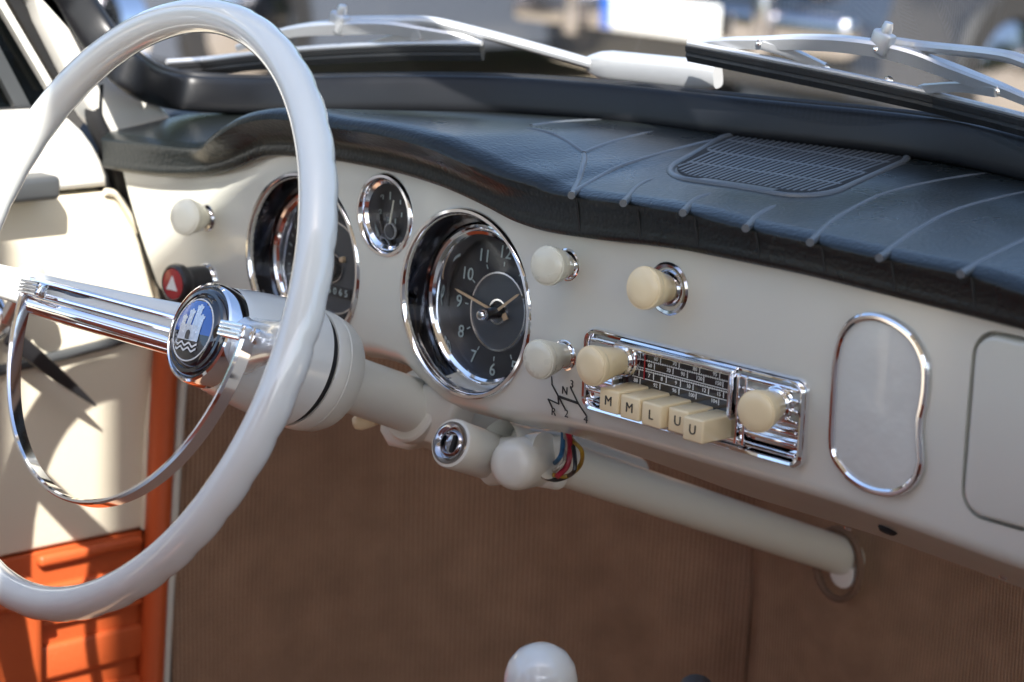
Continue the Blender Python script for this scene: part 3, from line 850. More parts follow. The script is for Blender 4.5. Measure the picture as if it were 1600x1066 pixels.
# horn ring
hr = []
A0 = V((-.0065, 0))
for k in range(97):
    th = R(180 + 180 * k / 96)
    hr.append(W(A0.x + .1335 * math.cos(th), A0.y + .1300 * math.sin(th) + (.004 if False else 0), .017))
sec = [(-.0012, -.0054), (.0012, -.0054), (.0018, -.0048), (.0018, .0036), (.0008, .0053), (-.0008, .0053), (-.0018, .0036), (-.0018, -.0048)]
hro = obj('horn_ring', join(sweep(hr, sec, up=WN)), chrome, sw, angle=18)
for i, (pt, di) in enumerate(((hr[0], 1), (hr[-1], -1))):
    c = pt + WX_ * (.011 * di) + WN * .002
    ends = []
    ends.append(box(c, (.026, .0105, .009), .0025, (WX_, WE, WN)))
    for q in range(4): ends.append(tube([c + WX_ * -.0115 + WE * (-.0036 + .0024 * q) + WN * .0046, c + WX_ * .0115 + WE * (-.0036 + .0024 * q) + WN * .0046], .0010, 8))
    obj('thumb_grip', join(*ends), chrome, hro)
    obj('ring_mount', tube([pt - WN * .003, spoke_pt(-di, .130, .004)], .005, 12), chrome, hro)

colm = thing('steering_column', 'cream steering column tube running from the wheel hub under the dash', 'steering column', tuple(W(0, 0, .27)))
obj('column_collar', lathe([(.030, .156), (.0420, .1565), (.0432, .1585), (.0430, .166), (.0422, .1665), (.0422, .1674), (.0428, .168), (.0410, .178), (.0380, .184), (.0300, .188), (.0215, .190)], W(0, 0), -WN, 80), paint_col, colm)
obj('column_tube', lathe([(.0203, .186), (.0203, .262), (.0203, .50)], W(0, 0), -WN, 64), paint_col, colm)
obj('column_clamp', lathe([(.0203, .262), (.0255, .2625), (.0272, .264), (.0275, .270), (.0262, .273), (.0262, .30), (.0, .301)], W(0, 0), -WN, 64), paint_col, colm)
obj('ivory_nub', lathe([(0, .012), (.004, .011), (.0062, .007), (.0066, 0), (.005, -.012)], PY(575, 655, -.02), (-.5, -.6, -.3), 24), ivory, colm)
# mounting bracket behind the clamp
brk = [PY(px, py, .012) for px, py in ((600, 655), (598, 672), (612, 697), (640, 703), (665, 690), (700, 700), (712, 660), (730, 620), (700, 600), (650, 600))]
c0 = sum(brk, V()) / len(brk)
obj('mounting_bracket', prism([((p - c0).x, (p - c0).z) for p in brk][::-1], c0 + V((0, .016, 0)), X, Z, .022, .006), paint_col, colm)

ig = thing('ignition_lock', 'cream ignition lock housing with chrome key slot hanging below the clock', 'lock', tuple(PY(760, 720, .01)))
f0 = PY(703, 692, -.028); f1 = PY(790, 722, .030)
ax = (f0 - f1).normalized(); Lk = (f0 - f1).length
lockb = obj('lock_barrel', lathe([(.0145, Lk), (.0168, Lk - .0008), (.0176, Lk - .003), (.0172, Lk - .012), (.0165, .004), (.015, 0), (0, 0)], f1, ax, 56), paint_col, ig)
obj('lock_ring', lathe([(.0152, Lk - .0012), (.0148, Lk + .0008), (.0128, Lk + .0008), (.0095, Lk - .0012), (.0088, Lk - .0002), (.0078, Lk + .0002), (.0070, Lk - .0035), (.003, Lk - .0042), (0, Lk - .0042)], f1, ax, 56), chrome_d, ig)
kx, ky, _ = frame(ax, Z)
obj('key_slot', box(f1 + ax * (Lk - .0039), (.0118, .0026, .0022), 0, (kx, ky, ax)), dark, ig)
h1 = PY(795, 728, -.006); h2 = PY(862, 712, .058)
ax2 = (h1 - h2).normalized(); L2 = (h1 - h2).length
obj('switch_housing', lathe([(0, L2 + .001), (.008, L2 + .0004), (.0130, L2 - .0012), (.0160, L2 - .0040), (.0178, L2 - .0085), (.0184, L2 - .015), (.0186, L2 - .03), (.0192, 0), (0, 0)], h2, ax2, 56), paint_col, ig)
obj('housing_bridge', tube([f1 + V((.0, -.015, .002)), h1 + V((.006, .03, .004))], .0165, 32), paint_col, ig)
cb = PY(842, 716, .035)
bx, by, bz = frame(ax2, Z)
obj('rear_cover', box(cb, (.040, .044, .016), .007, (bx, by, bz), 4), paint_col, ig)
obj('lock_flange', box(PY(835, 690, .045), (.050, .03, .010), .004), paint_col, ig)
for c, pts, r, lab in (((.30, .01, .03), [(868, 745), (884, 728), (889, 700), (886, 676), (880, 655)], .0026, 'dark red wire looping behind the ignition lock up under the dash'),
                  ((.30, .18, .015), [(862, 742), (884, 744), (904, 728), (907, 705), (893, 688), (884, 672), (880, 655)], .0019, 'yellow wire, the outermost loop behind the ignition lock'),
                  ((.02, .10, .20), [(850, 741), (860, 728), (872, 716), (877, 700), (878, 660)], .0021, 'blue wire, the innermost loop behind the ignition lock'),
                  ((.38, .34, .28), [(855, 739), (868, 733), (879, 722), (881, 700), (880, 660)], .0016, 'thin pale wire between the blue and red wires behind the ignition lock'),
                  ((.015, .015, .015), [(850, 747), (866, 750), (884, 745), (896, 733), (894, 700), (884, 660)], .0019, 'black wire drooping lowest behind the ignition lock')):
    q = [PY(px + 2, py, .030 + .007 * math.sin(i * 2.1 + r * 9000)) for i, (px, py) in enumerate(pts)]
    tag(obj('wire', tube(spline(q, 6), r * .8, 10), wires(c)), lab, 'wire', 'wires behind the ignition lock')

# heater duct under the dash
d0, d1 = PY(862, 719, .06), PY(1322, 871, .432)
dx = (d1 - d0).normalized(); Ld = (d1 - d0).length
duct = thing('heater_duct', 'cream painted round duct slanting under the dash above the brown carpet', 'duct', tuple((d0 + d1) / 2))
obj('duct_tube', lathe([(.0160, -.06), (.0160, .1), (.0160, Ld + .03), (0, Ld + .031)], d0, dx, 48), paint_col, duct)
tq = PY(1320, 897, .425)
obj('duct_end_tab', prism([(-.0125, .008)] + [(-.0125 * math.cos(R(q)), -.0115 * math.sin(R(q))) for q in range(0, 181, 15)] + [(.0125, .008)], tq, X, Z, .005, .0015), whitep, duct)
obj('carpet_collar', tube([d1 + V((.0235 * math.cos(R(q)), -.010, .030 * math.sin(R(q)) - .004)) for q in range(0, 360, 10)], .0032, 10, True), collar_br, duct)

# ------------------------------------------------------------------ windscreen: rubber seal, glass, wipers
ysc = yrear
def glass_y(x, z): return ysc(x) + .018 - .85 * (z - .118)
def on_glass(px, py, off=0.0):
    return hit(px, py, lambda p: p.y - glass_y(p.x, p.z) - off, .9, 3.2)
seal_px = [(255, 141), (330, 149), (440, 151), (600, 147), (800, 150), (1000, 166), (1200, 191), (1400, 222), (1600, 259)]
sp_ = [hit(a, b, lambda p: p.y - ysc(p.x) - .012, .9, 3.2) for a, b in seal_px]
sp_ = [p for p in sp_ if p.x < .13]
pil = [PX(92, -30, -.430), PX(118, 5, -.425), PX(150, 52, -.415), PX(180, 92, -.398), PX(212, 122, -.372)]
pil = [pil[0] + (V((-.425, -.325, .44)) - pil[0]) * t for t in (1, .66, .33)] + pil
left = pil + sp_
right = [V((.4 - p.x, p.y, p.z)) for p in left[::-1]]
mid = [V((.2, yrear(.2) + .012, sp_[-1].z + .0015))]
seal_path = spline(left + mid + right, 8)
for _ in range(22):
    seal_path = [seal_path[0]] + [(a + b * 2 + c) / 4 for a, b, c in zip(seal_path, seal_path[1:], seal_path[2:])] + [seal_path[-1]]
ws = thing('windscreen', 'curved car windscreen in a thick black rubber seal above the dash', 'windscreen', tuple(mid[0]))
def sq(v, e): return math.copysign(abs(v) ** e, v)
sec = [(.0085 * sq(math.cos(2 * math.pi * q / 28), .55), .0150 * sq(math.sin(2 * math.pi * q / 28), .55)) for q in range(28)]
obj('rubber_seal', sweep(seal_path, sec, up=V((0, .25, 1)), caps=True), rubber, ws, angle=60)
obj('seal_lip', tube([p + V((0, .006, .0135)) for p in seal_path], .0042, 10), rubber_d, ws)
rows = []
for i in range(25):
    row = []
    for j in range(81):
        x = -.40 + 1.2 * j / 80; z = .10 + .34 * i / 24
        row.append(V((x, glass_y(x, z), z)))
    rows.append(row)
obj('header_frame', tube([V((-.44, -.335, .445))] + [V((x, glass_y(x, .44) - .01, .445)) for x in [-.40 + 1.2 * i / 40 for i in range(41)]] + [V((.84, -.335, .445))], .013, 12), paint_wht, ws)
obj('glass_pane', gridsurf(rows), glass, ws, recalc=False)

def wiper(label, blade, frame_px, clip, arm, cover, links, endcap):
    t = thing('windscreen_wiper', label, 'wiper', tuple(on_glass(*arm[-1], .03)), 'wipers outside the windscreen')
    bl = [on_glass(*q, .010) for q in spline([V((a, b, 0)) for a, b in blade], 6) for q in [(q.x, q.y)]]
    h = .0064
    bsec = [(-.0016, -h), (.0016, -h), (.0040, -h * .2), (.0030, h * .15), (.0042, h * .3), (.0042, h * .9), (-.0042, h * .9), (-.0042, h * .3), (-.0030, h * .15), (-.0040, -h * .2)]
    bo = obj('rubber_blade', sweep(bl, bsec, up=V((0, -.2, 1))), rubber_d, t)
    obj('blade_spine', tube([p + V((0, -.001, .0070)) for p in bl], .0022, 8), silver, bo)
    fr = [on_glass(a, b, .024) for a, b in frame_px]
    fr = spline(fr, 8)
    n = len(fr)
    sca = [.55 + .6 * math.sin(math.pi * i / (n - 1)) for i in range(n)]
    obj('blade_bridge', sweep(fr, [(-.004, -.0045), (.004, -.0045), (.0045, .003), (.003, .0048), (-.003, .0048), (-.0045, .003)], up=V((0, -.2, 1)), scale=sca), silver, t)
    for l in links: obj('blade_link', sweep(spline([on_glass(a, b, .020) for a, b in l], 6), [(-.003, -.003), (.003, -.003), (.003, .003), (-.003, .003)], up=V((0, -.2, 1))), silver, t)
    for px, py in clip[1]: obj('rivet', lathe([(0, .004), (.0028, .003), (.0034, 0), (.0034, -.006)], on_glass(px, py, .022), (.6, -.75, .2), 14), chrome, t)
    cx, cy = clip[0]
    c = on_glass(cx, cy, .026)
    obj('arm_clip', join(box(c, (.015, .009, .0165), .002, (V((.94, .1, -.33)).normalized(), V((0, 1, 0)), V((.33, 0, .94)).normalized())), lathe([(0, .007), (.003, .0065), (.004, .003), (.004, -.004)], c + V((.003, 0, .008)), (.3, 0, 1), 16)), silver, t)
    am = spline([on_glass(a, b, .032) for a, b in arm], 8)
    obj('wiper_arm', tube(am, .0042, 10), silver, t)
    if cover:
        a, b = on_glass(*cover[0], .036), on_glass(*cover[1], .036)
        cs_ = [(.0085 * math.copysign(abs(math.cos(2 * math.pi * q / 16)) ** .6, math.cos(2 * math.pi * q / 16)), .0115 * math.copysign(abs(math.sin(2 * math.pi * q / 16)) ** .6, math.sin(2 * math.pi * q / 16))) for q in range(16)]
        path = [a + (b - a) * k / 12 for k in range(13)]
        obj('arm_cover', sweep(path, cs_, up=V((0, -.2, 1)), scale=[.6, .9, 1, 1, 1, 1, 1, 1, 1, 1, 1, .96, .75]), silver, t)
    return t
wiper('silver wiper with its black blade lying behind the steering wheel rim', [(262, 110), (330, 105), (420, 95), (520, 87), (640, 82), (754, 82)], [(372, 75), (430, 55), (480, 46), (530, 43), (600, 42), (660, 50), (720, 60), (752, 70)],
      ((529, 36), [(530, 76), (658, 54), (570, 75)]), [(540, 33), (610, 32), (672, 34), (740, 49), (830, 73), (925, 100)], ((922, 100), (1122, 120)), [[(568, 74), (610, 62), (658, 53)]], None)
wiper('silver wiper with its long black blade pointing up at right of the windscreen', [(1076, 82), (1200, 107), (1330, 134), (1460, 163), (1600, 198), (1700, 226)], [(1082, 72), (1130, 67), (1190, 67), (1260, 66), (1330, 70), (1400, 82), (1470, 105), (1530, 127), (1580, 146), (1680, 190)],
      ((1378, 67), [(1188, 67), (1371, 76), (1562, 141), (1388, 126), (1290, 106), (1440, 140)]), [(1398, 67), (1450, 74), (1560, 86), (1610, 100), (1720, 140), (1800, 175)], None, [[(1192, 70), (1240, 84), (1288, 106)], [(1440, 139), (1500, 136), (1560, 144)]], None)

# ------------------------------------------------------------------ driver's door, pillar, sill trims
DX = -.43
def dq(px, py, x=DX):
    p = PX(px, py, x); return (p.y, p.z)
door = thing('car_door', 'open topped white and beige driver door with orange lower pocket, in sunlight', 'door', (DX, -.4, -.3))
def yz_prism(pts, x, depth, bevel):                 # outline in (y, z); thickness to the car's inside
    return prism(pts, (x, 0, 0), Y, Z, depth, bevel)
up_pts = [(-1.05, .0205)] + [(-.004, .0225), (-.0045, .032), (-.010, .045), (-.018, .058), (-.028, .070), (-.040, .080), (-.053, .0865), (-.07, .0885)] + [(-1.05, .098)]
obj('upper_panel', yz_prism(up_pts, DX - .05, .052, .006), paint_wht, door, angle=50)
tr_pts = [(-1.05, -.2745), (.0345, -.2745), (.036, -.2), (.046, -.13), (.0485, -.10), (.0475, -.07), (.039, -.042), (.028, -.018), (.014, .004), (.004, .0155), (-.006, .0185), (-1.05, .0165)]
tp_ = obj('trim_panel', yz_prism(tr_pts, DX - .045, .043, .004), beige, door, angle=50)
edge = spline([V((DX - .001, a, b)) for a, b in tr_pts[1:11]], 5)
obj('trim_piping', tube(edge, .0032, 8), beige, tp_)
obj('trim_bead', tube([V((DX, -1.0, -.150)), V((DX, -.11, -.118)), V((DX, .0, -.108)), V((DX, .046, -.1))], .0045, 10), greyd, tp_)
lo = [(-1.05, -.62), (.0345, -.62), (.0345, -.2765), (-1.05, -.2765)]
lp = obj('lower_panel', yz_prism(lo, DX - .045, .044, .003), orange, door)
for z, h in ((-.2835, .010), (-.318, .026), (-.3365, .004), (-.372, .030), (-.42, .034), (-.47, .034)):
    obj('pleat', box((DX + .0005, -.0205, z), (.010, .103, h), .0038), orange, lp)
pk = obj('pocket', join(box((DX + .010, -.20, -.42), (.035, .24, .26), .012), tube([V((DX + .028, -.32, -.300)), V((DX + .030, -.2, -.302)), V((DX + .028, -.085, -.305))], .006, 10)), orange, door)
p = PX(45, 287, DX)
obj('pull_handle', box((DX + .012, p.y - .035, p.z - .001), (.028, .098, .0195), .005), greyd, door)
cr = PX(14, 505, DX + .02)
wcr = obj('window_crank', join(lathe([(.016, 0), (.017, .006), (.012, .012), (.009, .016), (0, .017)], V((DX, cr.y, cr.z)), X, 32), sweep(spline([V((DX + .014, cr.y, cr.z)), V((DX + .022, cr.y + .006, cr.z + .02)), V((DX + .026, cr.y + .008, cr.z + .038))], 5), circ(.006, 10), up=X)), chrome, door)
obj('crank_knob', lathe([(0, .022), (.009, .0205), (.0125, .015), (.012, .006), (.008, 0)], V((DX + .026, cr.y + .008, cr.z + .038)), X, 32), ivory, wcr)
lv0, lv1 = PX(15, 525, DX + .02), PX(150, 634, DX + .02)
obj('spike_shadow', sweep([lv0 + (lv1 - lv0) * k / 10 for k in range(11)], circ(.0075, 12, .004), up=X, scale=[1, 1, .98, .93, .86, .78, .68, .56, .44, .3, .12]), black_pl, door)  # tapered black solid standing in for a cast shadow on the trim

seal_pts = [PX(150, 130, -.435), PX(150, 185, -.435), PX(172, 235, -.435), PX(196, 290, -.435), PX(218, 345, -.433), PX(240, 400, -.43), PX(258, 452, -.43), PX(262, 500, -.43), PX(262, 560, -.43)]
tag(obj('door_seal', tube(spline(seal_pts, 6), .0085, 12), rubber_d), 'black rubber door seal curving down beside the left end of the dash', 'seal')
tag(obj('body_side', yz_prism([(-.02, -.62), (.50, -.62), (.50, .075), (.02, .075), (-.02, .03)], -.49, .045, .003), rubber_d), 'dark inner body side in the gap between door and dash', 'body panel')
tag(obj('orange_piping', tube([PX(262, 520, -.424), PX(256, 600, -.424), PX(249, 760, -.424), PX(241, 940, -.424), PX(234, 1100, -.424), PX(222, 1350, -.424)], .0112, 16), orange), 'thick orange vinyl roll running down the front edge of the door opening', 'piping')
tag(obj('sill_trim', tube([PX(287, 560, -.424), PX(280, 640, -.424), PX(270, 800, -.424), PX(259, 1000, -.424), PX(245, 1350, -.424)], .0052, 12), paint_col), 'thin cream trim strip between the orange roll and the brown carpet', 'trim strip')
def xpoly(name, pts, x, depth, m, label, cat, bevel=.004, parent=None):
    q = [dq(a, b, x) for a, b in pts]
    s = yz_prism(q, x, depth, bevel)
    o = obj(name, s, m, parent)
    return tag(o, label, cat) if label else o
_top = [(lambda p: (800 + FPX * (p - CAM).dot(RT) / (p - CAM).dot(FW), 533 - FPX * (p - CAM).dot(UP) / (p - CAM).dot(FW)))(V((-.455, y, .445))) for y in (-.385, -.335)]
xpoly('windscreen_pillar', [(15, -40), _top[0], _top[1], (75, 0), (118, 70), (160, 120), (215, 150), (240, 178), (205, 200), (178, 222), (150, 214), (122, 180), (88, 125), (40, 30)][::-1], -.455, .028, paint_wht, 'white painted windscreen pillar rising behind the top left of the wheel', 'pillar', .006)
qw = thing('quarter_window', 'dark quarter window with bright chrome strip at the upper left edge', 'window', tuple(PX(30, 170, -.455)))
def strip(name, a, b, w, m, parent, x=-.45):
    pa, pb = PX(*a, x), PX(*b, x)
    if a[1] < 0: pa = pb + (pa - pb) * ((.44 - pb.z) / (pa.z - pb.z))
    obj(name, sweep([pa, pb], [(-.004, -w / 2), (.004, -w / 2), (.004, w / 2), (-.004, w / 2)], up=Y), m, parent)
strip('chrome_strip', (-45, -70), (80, 142), .0058, paint_wht, qw, -.446)
strip('rubber_strip', (-20, -70), (95, 128), .0105, rubber_d, qw, -.450)
strip('inner_post', (-60, -10), (42, 185), .012, greyd, qw, -.452)
obj('pane', yz_prism([dq(a, b, -.458) for a, b in ((-200, -200), (-60, -90), (72, 145), (44, 180), (-200, 190))][::-1], -.458, .003, 0), sglass, qw)
strip('sill_rubber', (-250, 192), (60, 178), .012, rubber_d, qw, -.447)

# ------------------------------------------------------------------ carpets
def carpet_sheet(name, plan, z0, z1, label, fine=1.0):
    pl = spline([V((a, b, 0)) for a, b in plan], 12)
    L = [0]
    for a, b in zip(pl, pl[1:]): L.append(L[-1] + (b - a).length)
    NZ = 28
    vs, uv = [], []
    for i, p in enumerate(pl):
        t = pl[min(i + 1, len(pl) - 1)] - pl[max(i - 1, 0)]
        nrm = V((t.y, -t.x, 0)).normalized()
        for j in range(NZ + 1):
            z = z0 + (z1 - z0) * j / NZ
            w = .004 * math.sin(L[i] * 17 + z * 9) * math.sin(z * 13 + L[i] * 5)
            vs.append(p + nrm * w + V((0, 0, z))); uv.append((L[i] * fine, z * fine))
    n = NZ + 1
    fs = [(i * n + j, i * n + j + 1, (i + 1) * n + j + 1, (i + 1) * n + j) for i in range(len(pl) - 1) for j in range(NZ)]
    o = obj(name, (vs, fs), carpet, uv=uv)
    return tag(o, label, 'carpet', 'brown carpets in the footwell')
cx = PY(1150, 960, .46).x
carpet_sheet('carpet', [(-.436, .068), (-.437, .15), (-.434, .24), (-.415, .33), (-.365, .40), (-.29, .44), (-.20, .458), (cx + .006, .47)], -.60, .03, 'brown ribbed carpet lining the driver footwell below the steering column')
cr_ = PY(1163, 880, .44).x
carpet_sheet('carpet', [(cr_ + .012, .50), (cr_ + .001, .475), (cr_, .452), (cr_ + .012, .440), (cr_ + .04, .437), (.05, .435), (.3, .43), (.6, .42), (.8, .40)], -.60, .03, 'brown carpet piece at right of the vertical seam, where the cream duct enters', 1.45)
tag(obj('firewall', box((.2, .53, -.28), (1.3, .02, .66), .003), dark), 'dark bulkhead behind the footwell carpets', 'bulkhead')

# ------------------------------------------------------------------ gear lever and hand brake
sk = PY(845, 1062, -.11)
gl = thing('gear_lever', 'glossy pale gear lever knob at the bottom edge of the photo', 'gear lever', (sk.x, sk.y, -.5))
obj('knob', lathe([(0, .0235), (.008, .0222), (.0155, .0178), (.0205, .0110), (.0228, .0030), (.0232, -.006), (.0222, -.016), (.0185, -.028), (.0135, -.038), (.0085, -.044), (0, -.045)], sk, (.12, -.1, 1), 48), shift_pl, gl)
obj('lever_rod', tube([sk + V((-.004, .003, -.04)), V((sk.x - .02, sk.y + .04, -.57))], .006, 12), chrome, gl)
hb0 = PY(1090, 1104, -.12)
tag(obj('hand_brake', tube([hb0 + V((-.016, .016, .002)), hb0 + V((.01, -.012, -.006)), hb0 + V((.06, -.09, -.06))], .0105, 16), black_pl), 'black hand brake tip just showing at the bottom edge', 'hand brake')

# ------------------------------------------------------------------ seats (behind and below the camera's view; they colour the chrome's reflections)
for cxs, lab in ((-.07, 'orange vinyl driver seat behind the steering wheel'), (.52, 'orange vinyl passenger seat beside the gear lever')):
    s = thing('car_seat', lab, 'seat', (cxs, -.85, -.57), 'front seats')
    obj('cushion', box((cxs, -.80, -.42), (.50, .50, .15), .05, seg=5), orange, s)
    obj('backrest', box((cxs, -1.06, -.08), (.48, .13, .68), .05, (X, V((0, .97, -.22)).normalized(), V((0, -.22, .97)).normalized()), 5), orange, s)

pdoor = thing('car_door', 'closed passenger door with its window down, the door the photo is taken over', 'door', (.83, -.4, -.3))
obj('upper_panel', prism([(-1.05, .0205), (-.004, .0225), (-.018, .058), (-.053, .0765), (-1.05, .078)], (.83, 0, 0), Y, Z, .05, .006), paint_wht, pdoor, angle=50)
obj('trim_panel', prism([(-1.05, -.2745), (.0345, -.2745), (.0485, -.10), (.014, .004), (-.006, .0185), (-1.05, .0165)], (.827, 0, 0), Y, Z, .05, .004), beige, pdoor, angle=50)
obj('lower_panel', prism([(-1.05, -.62), (.0345, -.62), (.0345, -.2765), (-1.05, -.2765)], (.827, 0, 0), Y, Z, .05, .004), orange, pdoor, angle=50)
tag(obj('rear_shelf', box((.2, -1.62, -.20), (1.30, .45, .55), .05), rubber_d), 'dark rear shelf and folded hood behind the front seats', 'rear shelf')

# ------------------------------------------------------------------ own bonnet
hood = []
for i in range(25):
    y = .30 + 1.45 * i / 24
    row = []
    for j in range(41):
        u = -1 + 2 * j / 40
        x = .2 + u * .66
        z = .109 - .045 * (y - .3) - .095 * (y - .3) ** 2 - .05 * abs(u) ** 3 + .02 * math.exp(-((abs(u) - .85) / .22) ** 2)
        yy = y if y > yrear(x) + .03 else yrear(x) + .03
        row.append(V((x, yy, z)))
    hood.append(row)
tag(obj('bonnet', gridsurf(hood), paint_wht), 'sunlit white car bonnet just beyond the windscreen', 'bonnet')

# ------------------------------------------------------------------ parked cars beyond the windscreen
def car(label, loc, head, colour, bump_m, plate=False, L=4.1, Wd=1.68, light=True):
    t = thing('parked_car', label, 'car', loc, 'cars parked beyond the windscreen')
    cm = mat('car_paint', colour, .25, coat=.7)
    c, s = math.cos(head), math.sin(head)
    F = V((c, s, 0)); S = V((-s, c, 0)); O = V(loc)
    def T(a, b, z): return O + F * a + S * b + V((0, 0, z))
    def loft(prof, w_of):
        rows = []
        for b in [-1 + 2 * k / 12 for k in range(13)]:
            rows.append([T(a * (1 - .04 * abs(b) ** 3), b * w_of(z) * (1 - .0 * a), z * (1 - .05 * abs(b) ** 4)) for a, z in prof])
        v, f = gridsurf(rows); n = len(prof)
        f = f + [tuple(range(n)), tuple(12 * n + q for q in range(n))]
        return v, f
    h = L / 2
    body = [(-h, .30), (-h - .02, .5), (-h + .05, .72), (-h + .5, .86), (-.9, .90), (.75, .90), (h - .45, .82), (h - .08, .72), (h + .03, .52), (h, .28), (h - .35, .20), (-h + .3, .2)]
    obj('body', loft(body + [body[0]], lambda z: Wd / 2 * (.97 if z < .3 else 1.0 - .12 * max(0, z - .5))), cm, t, angle=40)
    cab = [(-1.55, .88), (-1.1, 1.30), (-.5, 1.40), (.15, 1.36), (.85, .88)]
    obj('cabin', loft(cab + [cab[0]], lambda z: Wd / 2 * (.93 - .42 * max(0, z - .88))), blackg, t, angle=40)
    roof = [(-1.12, 1.31), (-.9, 1.38), (-.5, 1.42), (.0, 1.40), (.18, 1.36)]
    obj('roof', loft(roof + [(.1, 1.34), (-1.05, 1.29)] + [roof[0]], lambda z: Wd / 2 * .73), cm, t)
    for a in (-1.25, 1.3):
        for b in (-1, 1):
            w = obj('wheel', lathe([(.20, -.10), (.29, -.10), (.31, -.06), (.31, .06), (.29, .10), (.20, .10)], T(a, b * (Wd / 2 - .09), .31), S * b, 32), rubber_d, t)
            obj('hubcap', lathe([(0, .115), (.08, .11), (.17, .095), (.2, .08)], T(a, b * (Wd / 2 - .09), .31), S * b, 24), bump_m, w)
    obj('bumper', join(box(T(h + .07, 0, .47), (.09, Wd * .98, .13), .03, (F, S, Z)), *[box(T(h + .12, b, .49), (.07, .06, .22), .02, (F, S, Z)) for b in (-.42, .42)]), bump_m, t)
    obj('grille', join(*[box(T(h + .02, 0, .60 + .035 * q), (.03, .9, .012), .003, (F, S, Z)) for q in range(4)]), chrome_d, t)
    for b in (-1, 1):
        obj('headlight', lathe([(0, .05), (.06, .04), (.09, .015), (.095, -.05)], T(h - .02, b * (Wd / 2 - .24), .66), F, 24), chrome, t)
    if plate:
        pl = obj('licence_plate', box(T(h + .15, 0, .475), (.012, .52, .115), .004, (F, S, Z)), whitep, t)
        obj('blue_band', box(T(h + .157, -.235, .475), (.006, .045, .108), .001, (F, S, Z)), bluep, pl)
    return t
def ground_px(px, py):
    p = PZ(px, py, GROUND); return p
pd = ray(1030, 27)
pl_at = CAM + pd * ((-.305 - CAM.z) / pd.z)
car('dark blue grey car with a white licence plate, facing the windscreen', (pl_at.x, pl_at.y + 2.05 + .15, GROUND), -math.pi / 2, (.018, .024, .036), chrome_d, True, Wd=1.52)
car('brown car parked at the far right beyond the wiper', (pl_at.x + 3.5, pl_at.y + 7.0, GROUND), -math.pi / 2, (.10, .07, .055), chrome)
car('pale silver car parked beyond the left wiper', (pl_at.x - 2.5, pl_at.y + .9, GROUND), -math.pi / 2, (.07, .08, .10), chrome_d)
car('dark car parked outside the quarter window', (-3.4, -.4, GROUND), math.pi / 2, (.02, .022, .025), chrome)

# ------------------------------------------------------------------ trees behind the cars
leafm = mat('leaves', (.055, .085, .022), .6, var=(.8, .35))
bark = mat('bark', (.10, .075, .05), .9, var=(6, .3))
def tree(loc, h, r, label, seed):
    rn = random.Random(seed)
    t = thing('tree', label, 'tree', loc, 'trees behind the parked cars')
    O = V(loc)
    limbs = [tube([O, O + V((.05, .02, h * .3)), O + V((.0, .1, h * .62))], .16, 10, scale=[1.2, .9, .5])]
    for k in range(6):
        a = rn.uniform(0, 6.28)
        limbs.append(tube([O + V((0, 0, h * (.3 + .05 * k))), O + V((math.cos(a) * r * .4, math.sin(a) * r * .4, h * (.5 + .05 * k))), O + V((math.cos(a) * r * .7, math.sin(a) * r * .7, h * (.6 + .05 * k)))], .07, 8, scale=[1, .7, .3]))
    obj('trunk', join(*limbs), bark, t)
    vs, fs = [], []
    cl = [(O + V((rn.gauss(0, r * .45), rn.gauss(0, r * .45), h * rn.uniform(.42, .98))), r * rn.uniform(.25, .45)) for _ in range(34)]
    for c, cr in cl:
        for _ in range(190):
            d = V((rn.gauss(0, 1), rn.gauss(0, 1), rn.gauss(0, .8))).normalized() * cr * rn.uniform(.5, 1.05)
            p = c + d; s = rn.uniform(.07, .13)
            u = V((rn.gauss(0, 1), rn.gauss(0, 1), rn.gauss(0, 1))).normalized(); w_ = u.cross(V((rn.gauss(0, 1), rn.gauss(0, 1), rn.gauss(0, 1)))).normalized()
            o = len(vs); vs += [p - u * s, p + w_ * s * .5, p + u * s, p - w_ * s * .5]; fs.append((o, o + 1, o + 2, o + 3))
    obj('crown', (vs, fs), leafm, t, smooth=False, recalc=False)
for i, (x, y, h, r) in enumerate(((-14, 17, 6.5, 2.6), (-9, 19, 7.5, 3), (-4, 20, 6, 2.6), (-19, 12, 7, 3), (1, 21, 7, 3))):
    tree((x, y, GROUND), h, r, ['leafy tree behind the silver car, second from the left', 'tall leafy tree behind the dark blue car', 'lower leafy tree right of the tall one', 'leafy tree at the far left of the row', 'leafy tree at the far right of the row'][i], 10 + i)

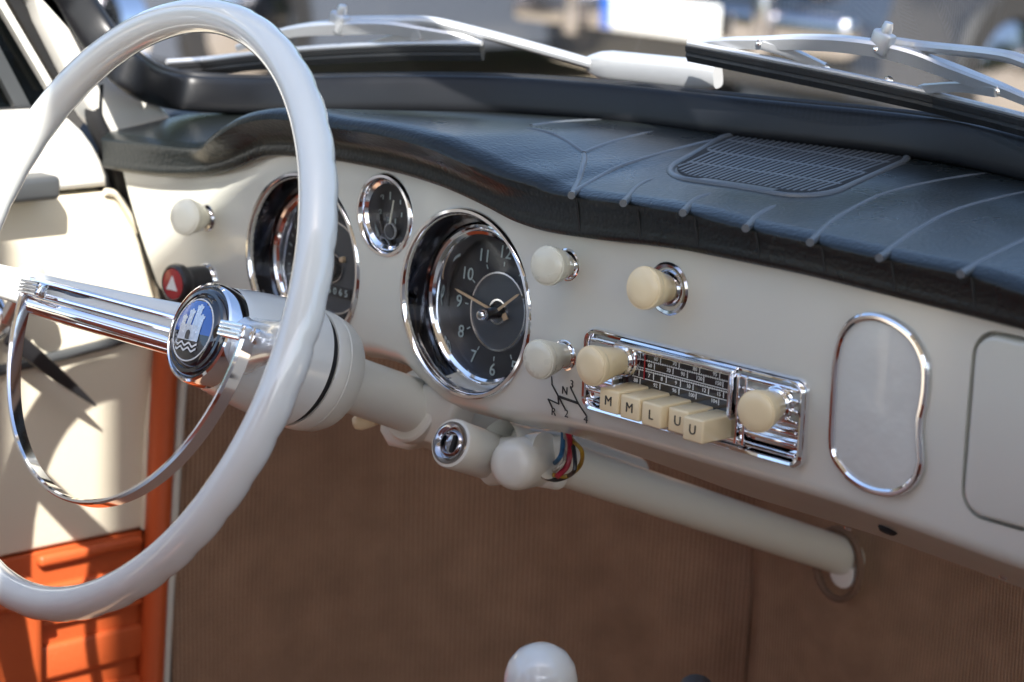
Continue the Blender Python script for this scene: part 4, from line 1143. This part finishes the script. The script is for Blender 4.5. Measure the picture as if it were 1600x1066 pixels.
rn = random.Random(77)  # unseen ring of foliage, added to darken reflections and the low sky
vs, fs = [], []
for _ in range(26000):
    a = R(rn.uniform(20, 235)); rr = rn.gauss(21, .8)
    top = 4.6 + 1.3 * math.sin(a * 9) + .9 * math.sin(a * 23 + 1)
    z = rn.random() ** .8 * top
    p = V((rr * math.cos(a), rr * math.sin(a), GROUND + z)); sz = rn.uniform(.12, .30)
    u = V((rn.gauss(0, 1), rn.gauss(0, 1), rn.gauss(0, 1))).normalized(); w_ = u.cross(V((rn.gauss(0, 1), rn.gauss(0, 1), rn.gauss(0, 1)))).normalized()
    o = len(vs); vs += [p - u * sz, p + w_ * sz * .6, p + u * sz, p - w_ * sz * .6]; fs.append((o, o + 1, o + 2, o + 3))
for i in range(120):                                                  # dense inner growth behind the outer leaves
    a0, a1 = R(20 + 215 * i / 120), R(20 + 215 * (i + 1) / 120)
    t0, t1 = [3.9 + 1.3 * math.sin(a * 9) + .9 * math.sin(a * 23 + 1) for a in (a0, a1)]
    for q0, q1 in ((21.6, 23.0),):
        o = len(vs)
        vs += [V((q0 * math.cos(a0), q0 * math.sin(a0), GROUND)), V((q0 * math.cos(a1), q0 * math.sin(a1), GROUND)), V((q0 * math.cos(a1), q0 * math.sin(a1), GROUND + t1)), V((q0 * math.cos(a0), q0 * math.sin(a0), GROUND + t0)),
               V((q1 * math.cos(a1), q1 * math.sin(a1), GROUND + t1 * .9)), V((q1 * math.cos(a0), q1 * math.sin(a0), GROUND + t0 * .9))]
        fs += [(o, o + 1, o + 2, o + 3), (o + 3, o + 2, o + 4, o + 5)]
hd = obj('woodland', (vs, fs), leafm, smooth=False, recalc=False)
hd['kind'] = 'stuff'; hd['label'] = 'unseen dark green woodland edge, added to darken reflections and low sky'; hd['category'] = 'woodland'

# ------------------------------------------------------------------ unseen canopies, added to shade the dash and bound the sun on the door
az = SUN_AZ
sd = V((az.y, -az.x, 0))                      # to the right of the sun's azimuth
ZC = 1.55
tgt = V((DX, -.004, 0))                       # its edge's shadow ends here on the door
def sun_back(p, z): return p - sun_dir * ((z - p.z) / -sun_dir.z) * 1.0 if False else p + (-sun_dir) * ((z - p.z) / (-sun_dir.z))
e0 = sun_back(tgt, ZC)
f0 = sun_back(V((.1, .280, .115)), ZC)        # forward limit of the shade: just short of the wipers
cloth = mat('canopy_cloth', (.26, .25, .235), .85)
def canopy(label, edge_pt, toward, Lc=2.4, Wc=2.6):
    e0 = sun_back(edge_pt, ZC)
    ef = e0 + az * ((f0 - e0).dot(az))
    sv = sd if (toward - edge_pt).dot(sd) > 0 else -sd
    cn = [ef, ef + sv * Wc, ef + sv * Wc - az * Lc, ef - az * Lc]
    cp = thing('shade_canopy', label, 'canopy', (cn[0].x, cn[0].y, GROUND), 'unseen canopies added for their shade')
    rows = [[cn[0] + sv * Wc * a / 10 - az * Lc * b / 10 + V((0, 0, .25 * math.sin(math.pi * a / 10) * math.sin(math.pi * b / 10))) for a in range(11)] for b in range(11)]
    obj('cloth_roof', gridsurf(rows), cloth, cp)
    for a, b in ((.25, .3), (Wc - .1, .1), (Wc - .1, Lc - .1), (.25, Lc - .1)):
        c = cn[0] + sv * a - az * b
        obj('pole', tube([V((c.x, c.y, GROUND)), c + V((0, 0, .02))], .02, 12), silver, cp)
canopy('unseen cloth canopy on four poles, added to shade the dash', tgt, V((.2, .2, 0)))
canopy('unseen cloth canopy on four poles, added to shade the door farther back', V((DX, -.092, 0)), V((DX, -1, 0)))

for o in bpy.data.objects:
    if '_at' in o: del o['_at']
